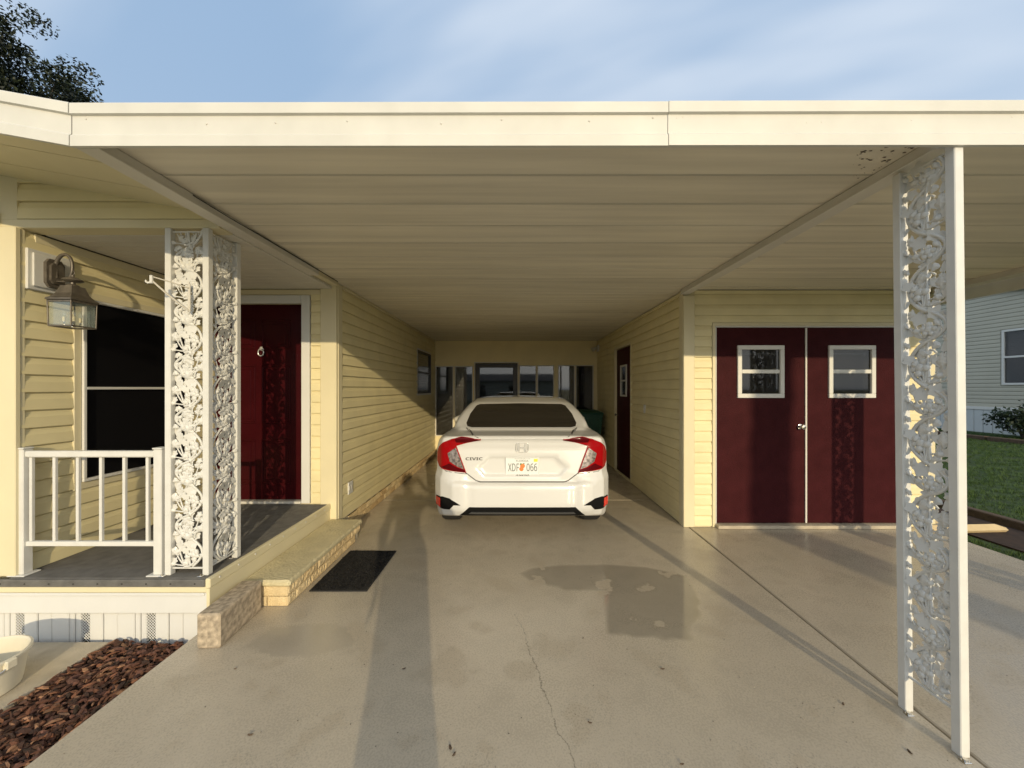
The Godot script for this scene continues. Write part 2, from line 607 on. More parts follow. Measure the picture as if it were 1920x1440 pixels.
func slab(called: String, x0: float, x1: float, z0: float, z1: float, top: float, bottom: float, m: Material) -> MeshInstance3D:
	# top face carries texture coordinates that run over the slab
	var st := mb()
	var lo := Vector3(x0, bottom, z1)
	var hi := Vector3(x1, top, z0)
	var b := 0.006
	var P := [Vector3(x0 + b, top, z0 - b), Vector3(x1 - b, top, z0 - b), Vector3(x1 - b, top, z1 + b), Vector3(x0 + b, top, z1 + b)]
	var T := [Vector2(0, 0), Vector2(1, 0), Vector2(1, 1), Vector2(0, 1)]
	for k in [[0, 2, 1], [0, 3, 2]]:
		for e in k:
			st.set_normal(Vector3.UP)
			st.set_uv(T[e])
			st.add_vertex(P[e])
	var Q := [Vector3(x0, top - b, z0), Vector3(x1, top - b, z0), Vector3(x1, top - b, z1), Vector3(x0, top - b, z1)]
	var c := (lo + hi) * 0.5
	for e in 4:
		var f := (e + 1) % 4
		st.set_uv(Vector2(0.5, 0.5))
		face(st, P[e], P[f], Q[f], Q[e], c)
		face(st, Q[e], Q[f], Vector3(Q[f].x, bottom, Q[f].z), Vector3(Q[e].x, bottom, Q[e].z), c)
	var o := struct(called, st, m)
	return o

func make_ground() -> void:
	var st := mb()
	quad(st, Vector3(-400, -0.16, 400), Vector3(400, -0.16, 400), Vector3(400, -0.16, -400), Vector3(-400, -0.16, -400), Vector3.UP)
	var g := struct("ground", st, M.grass_soil)
	tag(g, "flat grassy ground round the houses and drive", "ground")
	var c1 := concrete(-1.95, 1.86, 0.9, -5.15, 1024, 1536, 3, true)
	tag(slab("driveway", -1.95, 1.86, 0.9, -5.15, 0.0, -0.15, c1), "beige concrete drive with damp patch and crack before the white car", "driveway")
	tag(slab("driveway", -1.95, 1.86, 7.5, 0.909, 0.0, -0.15, M.path), "plain concrete drive running back to the street", "driveway")
	var c2 := concrete(-1.82, 1.82, -5.162, -8.6, 512, 512, 60, false)
	tag(slab("carport_floor", -1.95, 1.86, -5.162, -8.6, 0.0, -0.15, c2), "concrete carport floor under the front of the car", "floor")
	box("joint_strip", Vector3(-1.81, -0.1, -5.151), Vector3(1.81, 0.002, -5.161), M.path).set_meta("kind", "structure")
	var c3 := concrete(1.875, 4.42, 0.9, -4.17, 768, 1024, 90, false)
	tag(slab("apron", 1.875, 4.42, 0.9, -4.17, -0.002, -0.15, c3), "concrete apron in front of the maroon double doors", "apron")
	tag(struct("road", road_st(), M.asphalt), "asphalt street behind the photographer", "road")
	# mulch bed and path on the left
	var sb := mb()
	bx(sb, Vector3(-2.475, -0.155, 0.9), Vector3(-1.958, -0.075, -2.36))
	tag(struct("mulch_soil", sb, M.soil), "dark soil under the bark mulch beside the drive", "soil")
	var ps := mb()
	bx(ps, Vector3(-4.6, -0.155, 0.9), Vector3(-2.482, -0.045, -2.345), 0.008)
	tag(struct("path", ps, M.path), "weathered concrete path left of the bark mulch", "path")
	make_mulch()
	make_lawn()

func road_st() -> SurfaceTool:
	var st := mb()
	bx(st, Vector3(-120, -0.158, 7.6), Vector3(120, -0.03, 13.6))
	return st

func make_mulch() -> void:
	rng.seed = 71
	var st := mb()
	var cols := [Vector3(0.085, 0.034, 0.018), Vector3(0.055, 0.022, 0.013), Vector3(0.13, 0.055, 0.028), Vector3(0.19, 0.10, 0.055), Vector3(0.035, 0.016, 0.010), Vector3(0.10, 0.045, 0.03)]
	for k in 3600:
		var z := -2.34 + 1.75 * rng.randf()
		var x := rng.randf_range(-2.47, -1.965)
		var l := rng.randf_range(0.008, 0.034)
		var w := rng.randf_range(0.0035, 0.012)
		var t := rng.randf_range(0.002, 0.006)
		var y := -0.070 + rng.randf() * 0.030
		var b := Basis.from_euler(Vector3(rng.randf_range(-0.4, 0.4), rng.randf() * TAU, rng.randf_range(-0.35, 0.35)))
		var c: Vector3 = cols[rng.randi() % cols.size()] * rng.randf_range(0.7, 1.75)
		st.set_color(Color(c.x, c.y, c.z))
		# a chip: bent plate with pointed ends
		var p := [Vector3(-l, 0, rng.randf_range(-0.4, 0.4) * w), Vector3(-l * 0.5, t, -w), Vector3(l * 0.6, t * 1.4, -w * 0.8), Vector3(l, 0, 0), Vector3(l * 0.5, t, w), Vector3(-l * 0.6, t * 0.7, w)]
		var o := Vector3(x, y, z)
		var mid := o + b * Vector3(0, t * 2.2, 0)
		for e in 6:
			var a: Vector3 = o + b * (p[e] as Vector3)
			var d: Vector3 = o + b * (p[(e + 1) % 6] as Vector3)
			var n := (a - mid).cross(d - mid).normalized()
			if n.y < 0.0:
				n = -n
			tri(st, mid, a, d, n, n, n)
			var un := Vector3(0, -t, 0)
			face(st, a, d, d + un, a + un, o)
	var m := StandardMaterial3D.new()
	m.vertex_color_use_as_albedo = true
	m.roughness = 0.85
	var o := obj("bark_mulch", st, m)
	o.set_meta("kind", "stuff")
	tag(o, "dark brown bark mulch chips in the strip beside the drive", "mulch")

func lawn_height(x: float, z: float) -> float:
	return -0.045 + 0.42 * smoothstep(5.4, 12.0, x) * smoothstep(-1.0, -6.0, z)

func make_lawn() -> void:
	var st := mb()
	var nx := 24
	var nz := 24
	for i in nx:
		for j in nz:
			var q := []
			for k in [[0, 0], [1, 0], [1, 1], [0, 1]]:
				var x := lerpf(4.43, 13.0, (i + k[0]) / float(nx))
				var z := lerpf(0.9, -18.0, (j + k[1]) / float(nz))
				q.append(Vector3(x, lawn_height(x, z), z))
			face(st, q[0], q[1], q[2], q[3], (q[0] as Vector3) - Vector3.UP)
	tag(struct("lawn", st, M.grass_soil), "lawn rising gently towards the grey house", "lawn")
	# blades
	rng.seed = 12
	var cl := mb()
	for k in 7:
		var a := rng.randf() * TAU
		var r := rng.randf() * 0.035
		var p := Vector3(cos(a * 3.1) * r, 0, sin(a * 3.1) * r)
		var side := Vector3(cos(a), 0, sin(a)) * 0.0028
		var tip := p + Vector3(sin(a) * 0.02, rng.randf_range(0.030, 0.055), cos(a) * 0.02)
		var n := (side.cross(tip - p)).normalized()
		tri(cl, p - side, p + side, tip, n, n, n)
	var mesh := cl.commit()
	var mm := MultiMesh.new()
	mm.transform_format = MultiMesh.TRANSFORM_3D
	mm.use_colors = true
	mm.mesh = mesh
	var spots := []
	for k in 26000:
		var x := rng.randf_range(4.45, 11.6)
		var z := rng.randf_range(-2.0, -13.0)
		if x < 4.85 and z < -4.1:
			continue
		if x > 4.7 and x < 5.75 and z < -3.3 and z > -6.5:
			continue
		spots.append(Vector3(x, lawn_height(x, z), z))
	mm.instance_count = spots.size()
	for k in spots.size():
		var s := rng.randf_range(0.7, 1.3)
		mm.set_instance_transform(k, Transform3D(Basis(Vector3.UP, rng.randf() * TAU).scaled(Vector3.ONE * s), spots[k]))
		var t := rng.randf()
		mm.set_instance_color(k, Color(0.032 + 0.035 * t, 0.075 + 0.04 * t, 0.010 + 0.008 * t))
	var mi := MultiMeshInstance3D.new()
	mi.multimesh = mm
	var gm := StandardMaterial3D.new()
	gm.vertex_color_use_as_albedo = true
	gm.roughness = 0.8
	mi.material_override = gm
	mi.name = "grass"
	add_child(mi)
	mi.set_meta("kind", "stuff")
	tag(mi, "short green grass of the lawn between drive and grey house", "grass")

# ---------------------------------------------------------------- house on the left
const CEIL := 2.567

func panes(parent: Node, axis: int, lo: Vector3, hi: Vector3, wid: float, m: Material, glass: Material, inward: float, rail := -1.0, called := "window") -> MeshInstance3D:
	# a framed window with one meeting rail; panes are sub-parts
	var st := mb()
	frame(st, lo, hi, wid, axis)
	var u := 2 if axis == 0 else 0
	var cells := []
	if rail > 0.0:
		var a := lo
		var b := hi
		a.y = rail - wid * 0.45; b.y = rail + wid * 0.45
		a[u] += wid; b[u] -= wid
		bx(st, a, b, 0.003)
		cells = [[lo.y + wid, rail - wid * 0.45], [rail + wid * 0.45, hi.y - wid]]
	else:
		cells = [[lo.y + wid, hi.y - wid]]
	var w := obj(called, st, m, parent)
	for c in cells:
		var a := lo
		var b := hi
		a.y = c[0]; b.y = c[1]
		a[u] += wid; b[u] -= wid
		var mid: float = (lo[axis] + hi[axis]) * 0.5 + inward
		a[axis] = mid - 0.002
		b[axis] = mid + 0.002
		box("pane", a, b, glass, w)
	return w

func make_house() -> void:
	var h := thing("house", "cream lap-sided house with recessed porch and dark red front door", "house")
	var back := Vector3(0, 0, -1)
	var right := Vector3(1, 0, 0)
	# --- porch side wall, faces +x
	var o := Vector3(-3.12, 0, -2.4)
	var win := [0.34, 1.22, 0.83, 2.145]
	wall("wall", h, o, back, right, 1.5, 0.0, 2.50, 0.1, [win], M.trim)
	siding(h, o, back, right, 1.5, 0.335, 2.50, [[0.29, 1.27, 0.78, 2.195]], M.siding)
	var w := panes(h, 0, Vector3(-3.15, 0.83, -3.62), Vector3(-3.085, 2.145, -2.74), 0.022, M.white, M.glass_tint, -0.012, 1.50)
	for e in [[0.853, 1.489], [1.511, 2.122]]:
		box("screen", Vector3(-3.108, e[0], -3.597), Vector3(-3.106, e[1], -2.763), M.screen, w)
	var fr := mb()
	frame(fr, Vector3(-3.12, 0.78, -3.67), Vector3(-3.098, 2.195, -2.69), 0.048, 0)
	obj("window_trim", fr, M.trim, h)
	# corner trim at the porch front
	box("corner_trim", Vector3(-3.225, 0.337, -2.40), Vector3(-3.096, 2.50, -2.372), M.trim, h, 0.004)
	box("corner_trim", Vector3(-3.12, 0.337, -2.425), Vector3(-3.100, 2.50, -2.402), M.trim, h, 0.003)
	box("corner_trim", Vector3(-3.15, 2.44, -3.88), Vector3(-3.100, 2.497, -2.475), M.trim, h, 0.003)
	# house front left of the porch
	wall("wall", h, Vector3(-7.0, 0, -2.4), right, Vector3(0, 0, 1), 3.88, -0.1, 3.2, 0.1, [], M.trim)
	siding(h, Vector3(-7.0, 0, -2.4), right, Vector3(0, 0, 1), 3.776, 0.3, 2.60, [], M.siding, LAP, true)
	wall("wall", h, Vector3(-7.0, 0, -2.5), back, Vector3(-1, 0, 0), 6.1, -0.1, 3.5, 0.1, [], M.trim)
	wall("wall", h, Vector3(-6.9, 0, -8.6), right, Vector3(0, 0, 1), 4.96, -0.1, 3.6, 0.1, [], M.trim)
	# --- front door wall, faces +z
	var o2 := Vector3(-3.12, 0, -3.9)
	wall("wall", h, o2, right, Vector3(0, 0, 1), 1.29, 0.0, CEIL, 0.1, [[0.04, 0.95, 0.335, 2.356]], M.trim)
	siding(h, o2, right, Vector3(0, 0, 1), 1.145, 0.335, 2.50, [[-0.1, 1.045, 0.3, 2.445]], M.siding)
	var cs := mb()
	bx(cs, Vector3(-2.17, 0.337, -3.9), Vector3(-2.085, 2.441, -3.872), 0.004)
	bx(cs, Vector3(-3.118, 2.356, -3.9), Vector3(-2.172, 2.441, -3.872), 0.004)
	obj("door_casing", cs, M.white, h)
	make_front_door(h)
	box("corner_trim", Vector3(-1.975, 0.15, -3.9), Vector3(-1.812, CEIL - 0.005, -3.868), M.trim, h, 0.005)
	box("corner_trim", Vector3(-1.83, 0.15, -3.99), Vector3(-1.806, CEIL - 0.005, -3.902), M.trim, h, 0.004)
	box("corner_trim", Vector3(-3.09, 2.447, -3.9), Vector3(-1.98, 2.497, -3.875), M.trim, h, 0.004)
	# --- side wall under the carport, faces +x
	var o3 := Vector3(-1.83, 0, -3.9)
	var w3 := [3.15, 4.23, 1.40, 2.21]
	wall("wall", h, o3, back, right, 4.7, -0.12, CEIL + 0.08, 0.1, [w3], M.trim)
	siding(h, o3 + back * 0.095, back, right, 4.6, 0.150, 2.535, [[3.02, 4.17, 1.365, 2.245]], M.siding)
	box("crown_trim", Vector3(-1.83, 2.537, -8.59), Vector3(-1.795, CEIL - 0.001, -3.995), M.trim, h, 0.004)
	box("starter_trim", Vector3(-1.83, 0.135, -8.59), Vector3(-1.809, 0.150, -3.995), M.trim, h, 0.002)
	var sw := panes(h, 0, Vector3(-1.86, 1.40, -8.13), Vector3(-1.805, 2.21, -7.05), 0.035, M.alu_dark, M.glass_tint, 0.0, 1.80)
	var sf := mb()
	frame(sf, Vector3(-1.83, 1.368, -8.162), Vector3(-1.809, 2.242, -7.018), 0.031, 0)
	obj("window_trim", sf, M.white, h)
	for k in 15:
		box("blind_slat", Vector3(-1.925, 1.43 + k * 0.05, -8.11), Vector3(-1.90, 1.455 + k * 0.05, -7.07), M.blind, sw)
	# split-face bricks along the foot of the wall
	rng.seed = 31
	var variants := []
	for v in 6:
		variants.append(brick_mesh(0.23, 0.064, 0.05, 0.010, 100 + v))
	for row in 2:
		var z := -4.0 - (0.1 if row == 1 else 0.0)
		while z > -8.4:
			var b := put("foundation_brick", variants[rng.randi() % 6], [M.brick, M.brick_pale, M.brick_brown][rng.randi() % 3], h)
			b.position = Vector3(-1.835, 0.002 + row * 0.068, z - 0.115)
			b.rotation.y = PI / 2
			z -= 0.238
	box("foundation_mortar", Vector3(-1.83, 0.0, -8.59), Vector3(-1.796, 0.134, -3.99), M.mortar, h)
	# --- porch header with a low gable above
	wall("header", h, Vector3(-3.12, 0, -2.42), right, Vector3(0, 0, 1), 1.26, 2.505, 2.98, 0.10, [], M.trim)
	siding(h, Vector3(-3.12, 0, -2.42), right, Vector3(0, 0, 1), 1.26, 2.56, 2.90, [], M.siding)
	box("header_trim", Vector3(-3.22, 2.502, -2.42), Vector3(-1.862, 2.558, -2.398), M.trim, h, 0.005)
	# porch ceiling boards, each along x
	for k in 14:
		box("ceiling_board", Vector3(-3.10, 2.503, -2.525 - k * 0.0985), Vector3(-1.86, 2.53, -2.621 - k * 0.0985), M.beam, h, 0.004)
	box("porch_ceiling", Vector3(-3.11, 2.528, -2.52), Vector3(-1.86, 2.545, -3.899), M.trim, h)
	# --- roof: rises to the left from the eave
	var slope := 0.18
	var prof := func(x: float, y: float) -> Vector2: return Vector2(x, y + slope * (-1.862 - x))
	var under: Array = [prof.call(-1.862, 2.605), prof.call(-1.862, 2.68), prof.call(-7.2, 2.68), prof.call(-7.2, 2.605)]
	var rs := mb()
	extrude(rs, under, Transform3D(Basis.IDENTITY, Vector3(0, 0, -8.7)), 7.08)
	var roof := obj("roof", rs, M.roof_shingle, h)
	for k in 3:
		var sfs := mb()
		var q: Array = [prof.call(-1.862, 2.585), prof.call(-1.862, 2.603), prof.call(-7.1, 2.603), prof.call(-7.1, 2.585)]
		extrude(sfs, q, Transform3D(Basis.IDENTITY, Vector3(0, 0, -1.90 - k * 0.265)), 0.260)
		obj("soffit_panel", sfs, M.trim, roof)
	var rk := mb()
	var dir := Vector3(-1, slope, 0).normalized()
	extrude(rk, fascia_profile(), Transform3D(Basis(Vector3(0, 0, 1), Vector3.UP, dir), Vector3(-1.865, 2.512, -1.612)), 5.3)
	obj("rake_fascia", rk, M.fascia, roof)

func fascia_profile() -> Array:
	return [Vector2(-0.004, 0.0), Vector2(0.012, 0.0), Vector2(0.012, 0.044), Vector2(0.003, 0.054), Vector2(0.003, 0.130), Vector2(0.015, 0.134), Vector2(0.015, 0.176), Vector2(0.012, 0.180), Vector2(-0.004, 0.180)]

func brick_mesh(l: float, hgt: float, deep: float, rough: float, sd: int, nu := 7) -> ArrayMesh:
	# front face at +z with an uneven split surface
	var r := RandomNumberGenerator.new()
	r.seed = sd
	var st := mb()
	var nv := 3
	var P := []
	for j in nv + 1:
		var row := []
		for i in nu + 1:
			var edge := i == 0 or j == 0 or i == nu or j == nv
			row.append(Vector3((float(i) / nu - 0.5) * l, float(j) / nv * hgt, deep + (0.0 if edge else r.randf_range(0.2, 1.0) * rough)))
		P.append(row)
	var inside := Vector3(0, hgt * 0.5, 0)
	for j in nv:
		for i in nu:
			var a: Vector3 = P[j][i]
			var b: Vector3 = P[j][i + 1]
			var c: Vector3 = P[j + 1][i + 1]
			var d: Vector3 = P[j + 1][i]
			var n1 := (b - a).cross(c - a).normalized()
			var n2 := (c - a).cross(d - a).normalized()
			tri(st, a, b, c, n1, n1, n1)
			tri(st, a, c, d, n2, n2, n2)
	var x := l * 0.5
	face(st, Vector3(-x, 0, 0), Vector3(x, 0, 0), Vector3(x, 0, deep), Vector3(-x, 0, deep), inside)
	face(st, Vector3(-x, hgt, 0), Vector3(x, hgt, 0), Vector3(x, hgt, deep), Vector3(-x, hgt, deep), inside)
	face(st, Vector3(-x, 0, 0), Vector3(-x, hgt, 0), Vector3(-x, hgt, deep), Vector3(-x, 0, deep), inside)
	face(st, Vector3(x, 0, 0), Vector3(x, hgt, 0), Vector3(x, hgt, deep), Vector3(x, 0, deep), inside)
	face(st, Vector3(-x, 0, 0), Vector3(x, 0, 0), Vector3(x, hgt, 0), Vector3(-x, hgt, 0), inside)
	return st.commit()

func make_front_door(h: Node3D) -> void:
	var z := -3.925
	var d := box("front_door", Vector3(-3.078, 0.362, z - 0.045), Vector3(-2.172, 2.354, z), M.red_door, h, 0.003)
	# six raised panels
	for col in 2:
		var x0 := -2.965 + col * 0.36
		for row in [[0.52, 0.98], [1.14, 1.74], [1.90, 2.20]]:
			var st := mb()
			frame(st, Vector3(x0, row[0], z - 0.004), Vector3(x0 + 0.30, row[1], z + 0.009), 0.022, 2, 0.006)
			bx(st, Vector3(x0 + 0.045, row[0] + 0.045, z - 0.004), Vector3(x0 + 0.255, row[1] - 0.045, z + 0.007), 0.006)
			obj("raised_panel", st, M.red_door, d)
	var k := mb()
	lathe(k, [Vector2(0.0, 0.012), Vector2(0.018, 0.010), Vector2(0.024, 0.0)], Vector3(-2.60, 1.905, z), 12, Basis(Vector3.RIGHT, PI / 2))
	var ring := []
	var rad := []
	for i in 15:
		var a := TAU * i / 14.0
		ring.append(Vector3(-2.60 + sin(a) * 0.028, 1.865 + cos(a) * 0.036, z + 0.016))
		rad.append(0.006)
	tube(k, ring, rad, 6)
	obj("door_knocker", k, M.chrome, d)
	box("threshold", Vector3(-3.078, 0.335, -3.97), Vector3(-2.172, 0.360, -3.86), M.alu, h, 0.005)

# ---------------------------------------------------------------- porch, step and the things on them
func make_porch() -> void:
	var p := thing("porch", "raised porch with grey carpeted floor and white ribbed skirting", "porch")
	var top := 0.333
	box("deck", Vector3(-3.118, 0.20, -3.898), Vector3(-1.895, top - 0.012, -2.37), M.trim, p)
	box("carpet", Vector3(-3.118, top - 0.012, -3.866), Vector3(-1.900, top, -2.36), M.carpet, p, 0.004)
	box("nosing", Vector3(-4.2, top - 0.045, -2.359), Vector3(-1.900, top - 0.001, -2.336), M.carpet, p, 0.006)
	for k in 9:
		var st := mb()
		lathe(st, [Vector2(0.0, 0.003), Vector2(0.005, 0.002), Vector2(0.006, 0.0)], Vector3(-3.14 + k * 0.148, top - 0.024, -2.336), 8, Basis(Vector3.RIGHT, PI / 2))
		obj("nail", st, M.gap, p)
	box("edge_trim", Vector3(-4.2, top - 0.082, -2.366), Vector3(-1.89, top - 0.047, -2.342), M.trim, p, 0.004)
	# side edge along the step
	box("side_trim", Vector3(-1.899, top - 0.055, -3.895), Vector3(-1.868, top + 0.004, -2.34), M.trim, p, 0.006)
	box("side_board", Vector3(-1.894, -0.002, -3.895), Vector3(-1.874, top - 0.057, -2.345), M.trim, p, 0.003)
	for k in 9:
		var st := mb()
		lathe(st, [Vector2(0.0, 0.004), Vector2(0.006, 0.003), Vector2(0.007, 0.0)], Vector3(-1.868, top - 0.02, -2.42 - k * 0.165), 8, Basis(Vector3.BACK, -PI / 2))
		obj("screw", st, M.alu, p)
	# white skirting
	box("skirt_rail", Vector3(-4.2, 0.118, -2.38), Vector3(-1.905, 0.249, -2.352), M.skirt, p, 0.006)
	var cap := mb()
	bx(cap, Vector3(-4.2, 0.232, -2.352), Vector3(-1.905, 0.249, -2.342), 0.003)
	obj("skirt_cap", cap, M.skirt, p)
	box("skirt_corner", Vector3(-1.952, -0.075, -2.40), Vector3(-1.880, 0.248, -2.350), M.skirt, p, 0.005)
	var x := -4.38
	var panel := 0
	while x < -1.99:
		# one skirting panel 0.405 wide: ribs and a perforated strip in its first third
		var st := mb()
		var n := 0
		for r in [[0.0, 0.030], [0.034, 0.066], [0.124, 0.204], [0.208, 0.292], [0.296, 0.401]]:
			var a: float = x + r[0]
			var b: float = minf(x + r[1], -1.956)
			if b - a < 0.01:
				continue
			bx(st, Vector3(a, -0.085, -2.394), Vector3(b, 0.117, -2.372 - 0.003 * (n % 2)), 0.004)
			n += 1
		var sp := obj("skirt_panel", st, M.skirt, p)
		if x + 0.12 < -1.96:
			var vt := mb()
			var x0 := x + 0.0665
			var w := 0.0570
			# lattice of crossing bars with real holes
			var k := -0.085
			while k < 0.115:
				for s in [-1, 1]:
					var y0 := k
					var y1: float = k + w
					if s < 0:
						y0 = k + w
						y1 = k
					var p0 := Vector3(x0, y0, -2.380)
					var p1 := Vector3(x0 + w, y1, -2.380)
					# clip at the rail
					for e in 1:
						if p0.y > 0.117 and p1.y < 0.117:
							p0 = p0.lerp(p1, (p0.y - 0.117) / (p0.y - p1.y))
						elif p1.y > 0.117 and p0.y < 0.117:
							p1 = p1.lerp(p0, (p1.y - 0.117) / (p1.y - p0.y))
					if p0.distance_to(p1) > 0.004:
						tube(vt, [p0, p1], [0.0024, 0.0024], 4)
				k += 0.0175
			obj("vent_lattice", vt, M.skirt, sp)
		x += 0.405
		panel += 1

func make_step() -> void:
	var s := thing("step", "cream step of split-face bricks with a smooth slab top", "step", Vector3(-1.72, 0, -3.24))
	var cap := mb()
	var x0 := -1.872
	var x1 := -1.545
	# cap with rounded nose
	bx(cap, Vector3(x0 + 1.72, 0.142, -3.86 + 3.24), Vector3(x1 + 1.72, 0.186, -2.62 + 3.24), 0.012)
	obj("cap", cap, M.stepcap, s)
	var core := mb()
	bx(core, Vector3(x0 + 1.72, 0.0, -3.835 + 3.24), Vector3(-1.585 + 1.72, 0.141, -2.655 + 3.24))
	obj("mortar", core, M.mortar, s)
	rng.seed = 8
	# long side, faces +x
	for row in 2:
		var z := -2.64 - (0.1 if row == 0 else 0.0)
		if row == 0:
			var hb := put("brick", brick_mesh(0.092, 0.064, 0.02, 0.007, 55), M.brick_pale, s)
			hb.position = Vector3(-1.592 + 1.72, 0.003, -2.690 + 3.24)
			hb.rotation.y = PI / 2
		while z - 0.2 > -3.87:
			var l := 0.195
			var b := put("brick", brick_mesh(l, 0.064, 0.02, 0.011, 300 + rng.randi() % 900, 16), [M.brick, M.brick_pale, M.brick][rng.randi() % 3], s)
			b.position = Vector3(-1.592 + 1.72, 0.003 + row * 0.069, z - l * 0.5 + 3.24)
			b.rotation.y = PI / 2
			z -= l + 0.008
	# front end, faces +z: one long brick above two halves
	for e in [[-1.715, 0.26, 1], [-1.781, 0.125, 0], [-1.648, 0.125, 0]]:
		var b := put("brick", brick_mesh(e[1], 0.064, 0.018, 0.003, 700 + int(e[1] * 1000)), M.brick_pale, s)
		b.position = Vector3(e[0] + 1.72, 0.003 + e[2] * 0.069, -2.660 + 3.24)

func make_porch_things() -> void:
	# concrete block
	var st := mb()
	var hb := Transform3D(Basis(Vector3.UP, 0.04), Vector3(-1.782, 0, -2.405))
	bx(st, Vector3(-0.066, 0.0, -0.195), Vector3(0.066, 0.2, 0.195), 0.008, hb)
	tag(obj("concrete_block", st, M.block), "rough tan concrete block standing against the brick step", "block")
	# door mat
	var dm := thing("doormat", "black coarse rubber-backed doormat beside the brick step", "doormat", Vector3(-1.315, 0, -3.18))
	box("backing", Vector3(-0.215, 0.001, -0.352), Vector3(0.215, 0.008, 0.352), M.rubber, dm, 0.003)
	rng.seed = 3
	var loops := mb()
	for k in 3800:
		var a := Vector3(rng.randf_range(-0.208, 0.208), 0.008, rng.randf_range(-0.345, 0.345))
		var b := a + Vector3(rng.randf_range(-0.008, 0.008), rng.randf_range(0.003, 0.009), rng.randf_range(-0.008, 0.008))
		var c := a + Vector3(rng.randf_range(-0.012, 0.012), 0.0, rng.randf_range(-0.012, 0.012))
		var n := (b - a).cross(c - a).normalized()
		if n.y < 0.0:
			n = -n
		var t := (c - a).cross(Vector3.UP).normalized() * 0.002
		tri(loops, a - t, b, c + t, n, n, n)
		tri(loops, a + t, b + t, c - t, n, n, n)
	var lp := obj("loop_pile", loops, M.mat_black, dm)
	lp.set_meta("kind", "stuff")
	make_railing()
	make_lantern()
	make_bucket()
	make_bracket()
	outlet()

func make_railing() -> void:
	var z := -2.415
	var r := thing("porch_railing", "low white metal railing with six upright bars on porch edge", "railing", Vector3(-2.66, 0.333, z))
	var y0 := 0.0
	for x in [-0.435, 0.425]:
		box("post", Vector3(x - 0.026, 0.006, -0.026), Vector3(x + 0.026, 0.786, 0.026), M.cast, r, 0.004)
		box("foot_plate", Vector3(x - 0.055, 0.0, -0.045), Vector3(x + 0.055, 0.008, 0.045), M.cast, r, 0.003)
		box("post_cap", Vector3(x - 0.030, 0.786, -0.030), Vector3(x + 0.030, 0.796, 0.030), M.cast, r, 0.003)
	box("top_rail", Vector3(-0.409, 0.735, -0.020), Vector3(0.399, 0.775, 0.020), M.cast, r, 0.006)
	box("bottom_rail", Vector3(-0.409, 0.178, -0.014), Vector3(0.399, 0.208, 0.014), M.cast, r, 0.003)
	for k in 6:
		var x := -0.385 + k * 0.146
		box("baluster", Vector3(x - 0.009, 0.208, -0.009), Vector3(x + 0.009, 0.735, 0.009), M.cast, r, 0.002)

